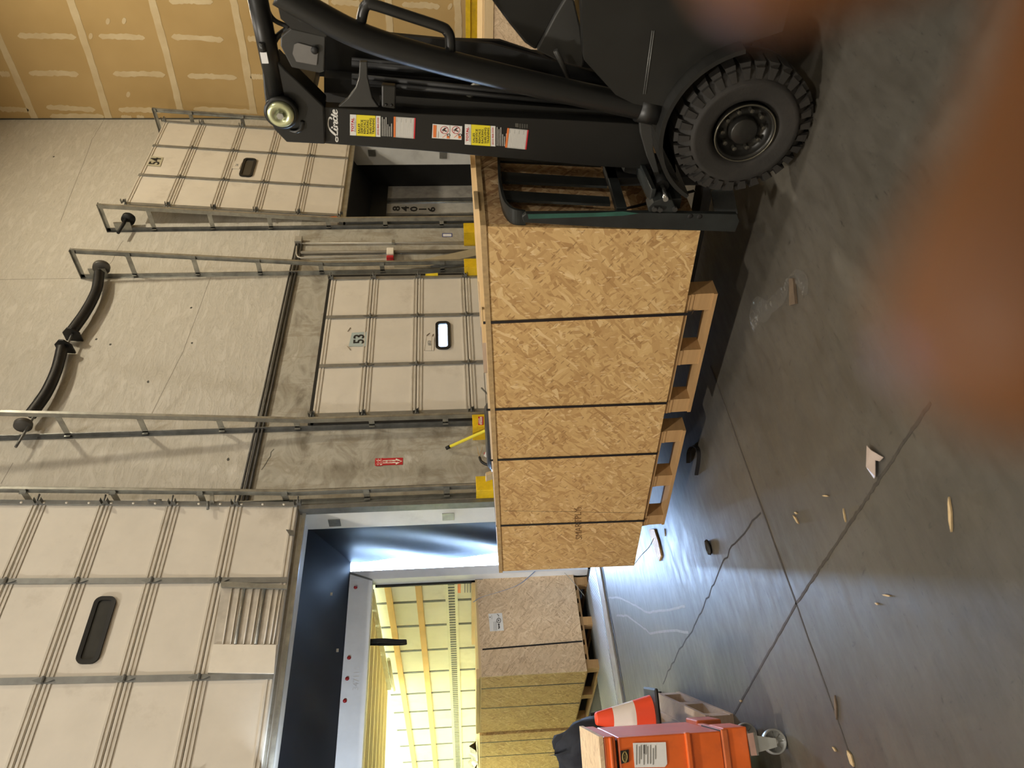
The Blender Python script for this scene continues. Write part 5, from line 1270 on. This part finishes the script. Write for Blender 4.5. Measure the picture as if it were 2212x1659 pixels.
def caster(p):
    root = TBX; c = Vector(p); ax = (E2*.99-E1*.12).normalized()
    wd = Vector(ax).cross(EZ).normalized()
    whl = MB().lathe([(.044, -.016), (.050, -.018), (.052, -.014), (.052, .014), (.050, .018), (.044, .016), (.043, .004), (.012, .004), (.012, -.004), (.043, -.004), (.044, -.016)], c, ax, 28).build('caster_wheel', plain('caster_grey', (.30, .31, .31), .4, .3), TBX)
    m = MB()
    for i in range(4):
        a = i*.785; dd = wd*math.cos(a)+EZ*math.sin(a); m.tube([c-dd*.04, c+dd*.04], .005, 6)
    m.build('caster_spokes', GALV, whl)
    MB().lathe([(0, -.026), (.012, -.026), (.012, .026), (0, .026)], c, ax, 14).build('caster_hub', CHROME, whl)
    for s_ in (-1, 1):
        MB().prism([c+ax*s_*.028-wd*.022, c+ax*s_*.028+wd*.012, c+ax*s_*.028+EZ*.095+wd*.03, c+ax*s_*.028+EZ*.095-wd*.04], ax*.004).build('caster_fork', plain('fork_pale', (.52, .54, .53), .35, .4), TBX)
    MB().obox(c-wd*.05-ax*.04+EZ*.092, wd*.09, ax*.08, EZ*.008).build('caster_plate', GALV, TBX)
cw = at(1672, 1602, 'Z', .053)
caster((cw.x, cw.y, .053)); caster(tuple(Vector((cw.x, cw.y, .053))+E2*.36)); caster(tuple(Vector((cw.x, cw.y, .053))-E1*1.0))
# pallet lying beyond the chest
c29 = math.radians(29); G1 = Vector((math.cos(c29), -math.sin(c29), 0)); G2 = Vector((math.sin(c29), math.cos(c29), 0))
PA = thing('wooden_pallet', 'weathered pallet lying on the floor behind the orange tool chest', 'pallet', (1.4, 4.6, 0))
pcr = Vector((2.05, 5.02, .001))
pallet(PA, pcr-G2*1.05-G1*1.0, G2, G1, EZ, 1.05, 1.0, .15, PALLET_GREY, 3, 4)
PB = thing('wooden_pallet', 'upper weathered pallet, stacked on the one behind the tool chest', 'pallet', (1.3, 4.6, .15))
pallet(PB, pcr-G2*1.05-G1*1.10+EZ*.151, G2, G1, EZ, 1.0, 1.0, .15, PALLET_GREY, 3, 4)
# traffic cone
cb_ = at(1396, 1546, 'Y', 4.55)
TCN = thing('traffic_cone', 'orange and white striped traffic cone between tool chest and pallets', 'traffic cone', (cb_.x, cb_.y, .304))
cc = Vector((cb_.x, cb_.y, .304))
sc_h = .34
rad = lambda h_: .115-(.115-.036)*h_/sc_h
for h0, h1, mt, nm in ((.02, .075, CONEO, 'cone_body'), (.075, .125, CONEO, 'cone_body'), (.125, .25, CONEW, 'white_band'), (.25, sc_h, CONEO, 'cone_top')):
    MB().lathe([(rad(h0), h0), (rad(h1), h1)], cc, EZ, 28).build(nm, mt, TCN)
MB().lathe([(.036, sc_h), (.03, sc_h+.008), (.0, sc_h+.008)], cc, EZ, 28).build('cone_tip', CONEO, TCN)
MB().obox(cc-E1*.15-E2*.15, E1*.30, E2*.30, EZ*.022).build('cone_base', BLACK2, TCN, bevel=.01)
# dark jacket heaped behind the chest
jk = MB(); jc = at(1300, 1625, 'Y', 4.75)
def jf(u, v):
    th_, ph = u*6.2832, v*3.1416
    r_ = 1+.35*mnoise.noise((math.cos(th_)*2, math.sin(th_)*2, v*4))+.12*mnoise.noise((math.cos(th_)*7, math.sin(th_)*7, v*12))
    return Vector((jc.x+.20*math.sin(ph)*math.cos(th_)*r_, jc.y+.16*math.sin(ph)*math.sin(th_)*r_, .66+.20*math.cos(ph)*r_))
jk.grid(jf, 28, 18); jo = jk.build('dark_jacket', NAVY); tag(jo, 'dark navy jacket heaped behind the orange tool chest', 'jacket')
# black handle loop and strap
lh = thing('handle_loop', 'black plastic loop handle standing behind the pallets near the cone', 'handle', tuple(at(1405, 1520, 'Y', 5.5)))
MB().tube(smooth_path([at(1377, 1545, 'Y', 5.45), at(1378, 1522, 'Y', 5.45), at(1386, 1511, 'Y', 5.45), at(1396, 1516, 'Y', 5.45), at(1400, 1545, 'Y', 5.45)], 6), .016, 10).build('loop', BLACK2, lh)
q = at(1420, 1510, 'Y', 5.5); MB().box((q.x-.06, q.y-.03, 0), (q.x+.04, q.y+.03, q.z+.02)).build('base', BLACK2, lh)
m = MB().tube(smooth_path([at(1275, 1545, 'Y', 4.8), at(1295, 1541, 'Y', 4.8), at(1318, 1541, 'Y', 4.8), at(1360, 1541, 'Y', 4.8)], 6), .014, 8)
tag(m.build('black_strap_bar', BLACK2), 'black strap lying across the jacket behind the traffic cone', 'strap')

# ------------------------------------------------------------------ litter on the floor
def fl(x, y, z=0.0): return at(x, y, 'Z', z)
def blade(name, pts, h_, mat, label, cat, group=None):
    P = [fl(x, y) for x, y in pts]
    o = MB().prism([p+Vector((0, 0, .0012)) for p in P], (0, 0, h_)).build(name, mat); return tag(o, label, cat, group)
fp = MB()
pth = smooth_path([fl(1636, 708), fl(1630, 685), fl(1638, 668), fl(1655, 672), fl(1668, 660), fl(1690, 640), (fl(1700, 628)), fl(1702, 612), fl(1722, 598), fl(1738, 612), fl(1741, 638)], 8)
wds = [.03, .05, .06, .05, .035, .04, .02, .012, .03, .04, .02]
n = len(pth); vs = []
for i, p in enumerate(pth):
    t = i/(n-1)*(len(wds)-1); k = min(int(t), len(wds)-2); w0 = wds[k]+(wds[k+1]-wds[k])*(t-k)
    tt = (pth[min(i+1, n-1)]-pth[max(i-1, 0)]).normalized(); s = tt.cross(EZ)
    for j in range(7):
        v = j/6*2-1; vs.append(p+s*w0*v+EZ*(.004+.03*abs(mnoise.noise((i*.6, j*.9, 1.3)))*(1.1-abs(v))))
fp.add(vs, [(i*7+j, i*7+j+1, i*7+8+j, i*7+7+j) for i in range(n-1) for j in range(6)])
tag(fp.build('plastic_film', FILM), 'twisted strip of clear plastic film on the dark floor', 'plastic')
blade('wood_chip', [(1711, 602), (1719, 601), (1724, 656), (1711, 660)], .012, plain('chip_brown', (.10, .070, .045), .8, 0, .2, 30), 'flat brown wood piece beside the plastic film', 'wood')
m = MB().ribbon(smooth_path([fl(1486, 1000, .012), fl(1487, 978, .012), fl(1492, 966, .012), fl(1500, 964, .012), fl(1508, 972, .012), fl(1509, 992, .012), fl(1504, 1026, .012)], 6), .022, .006, (0, 0, 1))
tag(m.build('strap_offcut', BLKST), 'curled black strap offcut on the floor near the second pallet', 'strap')
lk = MB(); lc = fl(1534, 1182)
lk.grid(lambda u, v: lc+Vector((.05*math.cos(u*6.28)*math.sin(v*3.14)*(1+.4*mnoise.noise((u*5, v*5, 2))), .03*math.sin(u*6.28)*math.sin(v*3.14), .012+.014*math.cos(v*3.14)*(1+.5*mnoise.noise((u*6, v*6, 5))))), 14, 8)
tag(lk.build('rubber_scrap', BLACK2), 'small lump of black rubber on the floor by the crate shadow', 'scrap')
sc = MB(); c0 = fl(1893, 1005)
cp = [(1880, 962), (1892, 972), (1912, 988), (1908, 996), (1899, 994), (1900, 1028), (1894, 1034), (1880, 1008)]
vsn = [fl(x, y)+EZ*(.004+.012*random.random()) for x, y in cp]
sc.prism(vsn, (0, 0, .002)); tag(sc.build('plastic_scrap', plain('plastic_white', (.34, .28, .25), .35, 0, .08)), 'folded scrap of whitish plastic at the end of the floor joint', 'plastic')
sh = MB(); shp = [(1405, 1143), (1417, 1143), (1425, 1168), (1432, 1200), (1428, 1212), (1420, 1196), (1412, 1170)]
tag(sh.prism([fl(x, y)+EZ*.002 for x, y in shp], (0, 0, .012)).build('wood_shard', OSB), 'splintered OSB shard on the bright floor below the crate', 'wood')
for (x, y, ang, L_, w_), lab in zip([(2056, 1111, 1.5, .10, .014), (1722, 1122, 1.0, .06, .012), (1722, 1108, .4, .03, .008), (1827, 1113, 1.4, .05, .006), (1808, 1528, 1.5, .09, .016), (1840, 1638, 1.2, .06, .03), (1805, 1618, .9, .03, .01), (1918, 1286, .2, .05, .006), (1897, 1304, .5, .02, .006), (1602, 1514, .3, .03, .01), (1786, 1071, .1, .05, .006), (1438, 1150, 1.5, .05, .012)],
        ['long pale wood splinter lying alone near the lower right of the floor', 'pale wood splinter beside the bent end of the floor crack', 'tiny wood splinter next to the larger one by the floor crack', 'thin splinter near the diagonal floor joint', 'brown wood stick lying in the floor joint beyond the caster', 'frayed tuft of pale wood fibres on the floor joint by the frame edge',
         'small yellow wood chip near the frayed tuft', 'thin tan splinter on the grey floor right of the joint crossing', 'tiny chip below the thin tan splinter', 'small white chip on the floor joint beside the pallet', 'thin pale curl of wood between the two floor joints', 'yellowish splinter beside the second crate pallet']):
    c = fl(x, y); d_ = (fl(x+30*math.cos(ang), y+30*math.sin(ang))-c).normalized(); s = d_.cross(EZ)
    o = MB().prism([c-d_*L_/2, c-d_*L_*.1-s*w_/2, c+d_*L_*.35-s*w_*.3, c+d_*L_/2, c+d_*L_*.2+s*w_/2, c-d_*L_*.3+s*w_*.35], (0, 0, .006)).build('wood_splinter', WOODCHIP if 'brown' not in lab else plain('chip_brown', (.10, .070, .045), .8))
    o.location.z += .0015
    tag(o, lab, 'splinter', 'splinters on the floor')

# ------------------------------------------------------------------ the photographer's hand, close to the lens
def cam_pt(u, v, w_):     # photo pixel and distance in metres
    q = ray(u, v); return EYE+q*(w_/F)
def make_hand():
    J = {}
    def jp(k, p, r): J[k] = (Vector(p), r)
    # wrist and palm lie off the lower right of the upright view
    jp('wrist', cam_pt(3500, -1500, .060), .024); jp('palm', cam_pt(3050, -1050, .058), .026)
    jp('k1', cam_pt(2560, -330, .054), .0105); jp('i1', cam_pt(2500, 170, .052), .0106); jp('i2', cam_pt(2290, 580, .050), .0102); jp('i3', cam_pt(2120, 950, .049), .0096)
    jp('t0', cam_pt(2500, -800, .058), .0125); jp('t1', cam_pt(2120, -330, .062), .0110); jp('t2', cam_pt(1790, -200, .065), .0102); jp('t3', cam_pt(1440, -130, .067), .0090)
    jp('k2', cam_pt(3000, -150, .062), .0105); jp('m1', cam_pt(2950, 330, .066), .0095); jp('m2', cam_pt(2900, 640, .075), .0086); jp('m3', cam_pt(2850, 800, .090), .0072)
    jp('k3', cam_pt(3400, -250, .070), .0100); jp('r1', cam_pt(3420, 180, .078), .0090); jp('r2', cam_pt(3300, 420, .092), .0082); jp('r3', cam_pt(3150, 520, .108), .0070)
    jp('k4', cam_pt(3750, -500, .078), .0090); jp('p1', cam_pt(3800, -120, .090), .0080); jp('p2', cam_pt(3650, 60, .104), .0072); jp('p3', cam_pt(3450, 150, .118), .0062)
    jp('arm', cam_pt(4300, -2600, .085), .030)
    ed = [('palm', 'wrist'), ('wrist', 'arm'), ('palm', 'k1'), ('k1', 'i1'), ('i1', 'i2'), ('i2', 'i3'), ('palm', 't0'), ('t0', 't1'), ('t1', 't2'), ('t2', 't3'), ('palm', 'k2'), ('k2', 'm1'), ('m1', 'm2'), ('m2', 'm3'),
          ('palm', 'k3'), ('k3', 'r1'), ('r1', 'r2'), ('r2', 'r3'), ('palm', 'k4'), ('k4', 'p1'), ('p1', 'p2'), ('p2', 'p3')]
    ks = list(J); off = J['palm'][0]
    me = bpy.data.meshes.new('hand'); me.from_pydata([tuple(J[k][0]-off) for k in ks], [(ks.index(a), ks.index(b)) for a, b in ed], [])
    o = bpy.data.objects.new('hand', me); COL.objects.link(o)
    sk = o.modifiers.new('skin', 'SKIN'); sk.use_smooth_shade = True
    for i, k in enumerate(ks):
        sv = me.skin_vertices[0].data[i]; sv.radius = (J[k][1], J[k][1]); sv.use_root = (k == 'palm')
    ss = o.modifiers.new('sub', 'SUBSURF'); ss.levels = 2; ss.render_levels = 2
    bpy.context.view_layer.update()
    nm = bpy.data.meshes.new_from_object(o.evaluated_get(bpy.context.evaluated_depsgraph_get()))
    for p in nm.polygons: p.use_smooth = True
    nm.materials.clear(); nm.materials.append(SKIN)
    bpy.data.objects.remove(o)
    h = bpy.data.objects.new('hand', nm); COL.objects.link(h); h.location = off
    return h
hand = make_hand()
tag(hand, 'blurred hand close to the lens, fingertips over the right edge of the photo', 'hand')
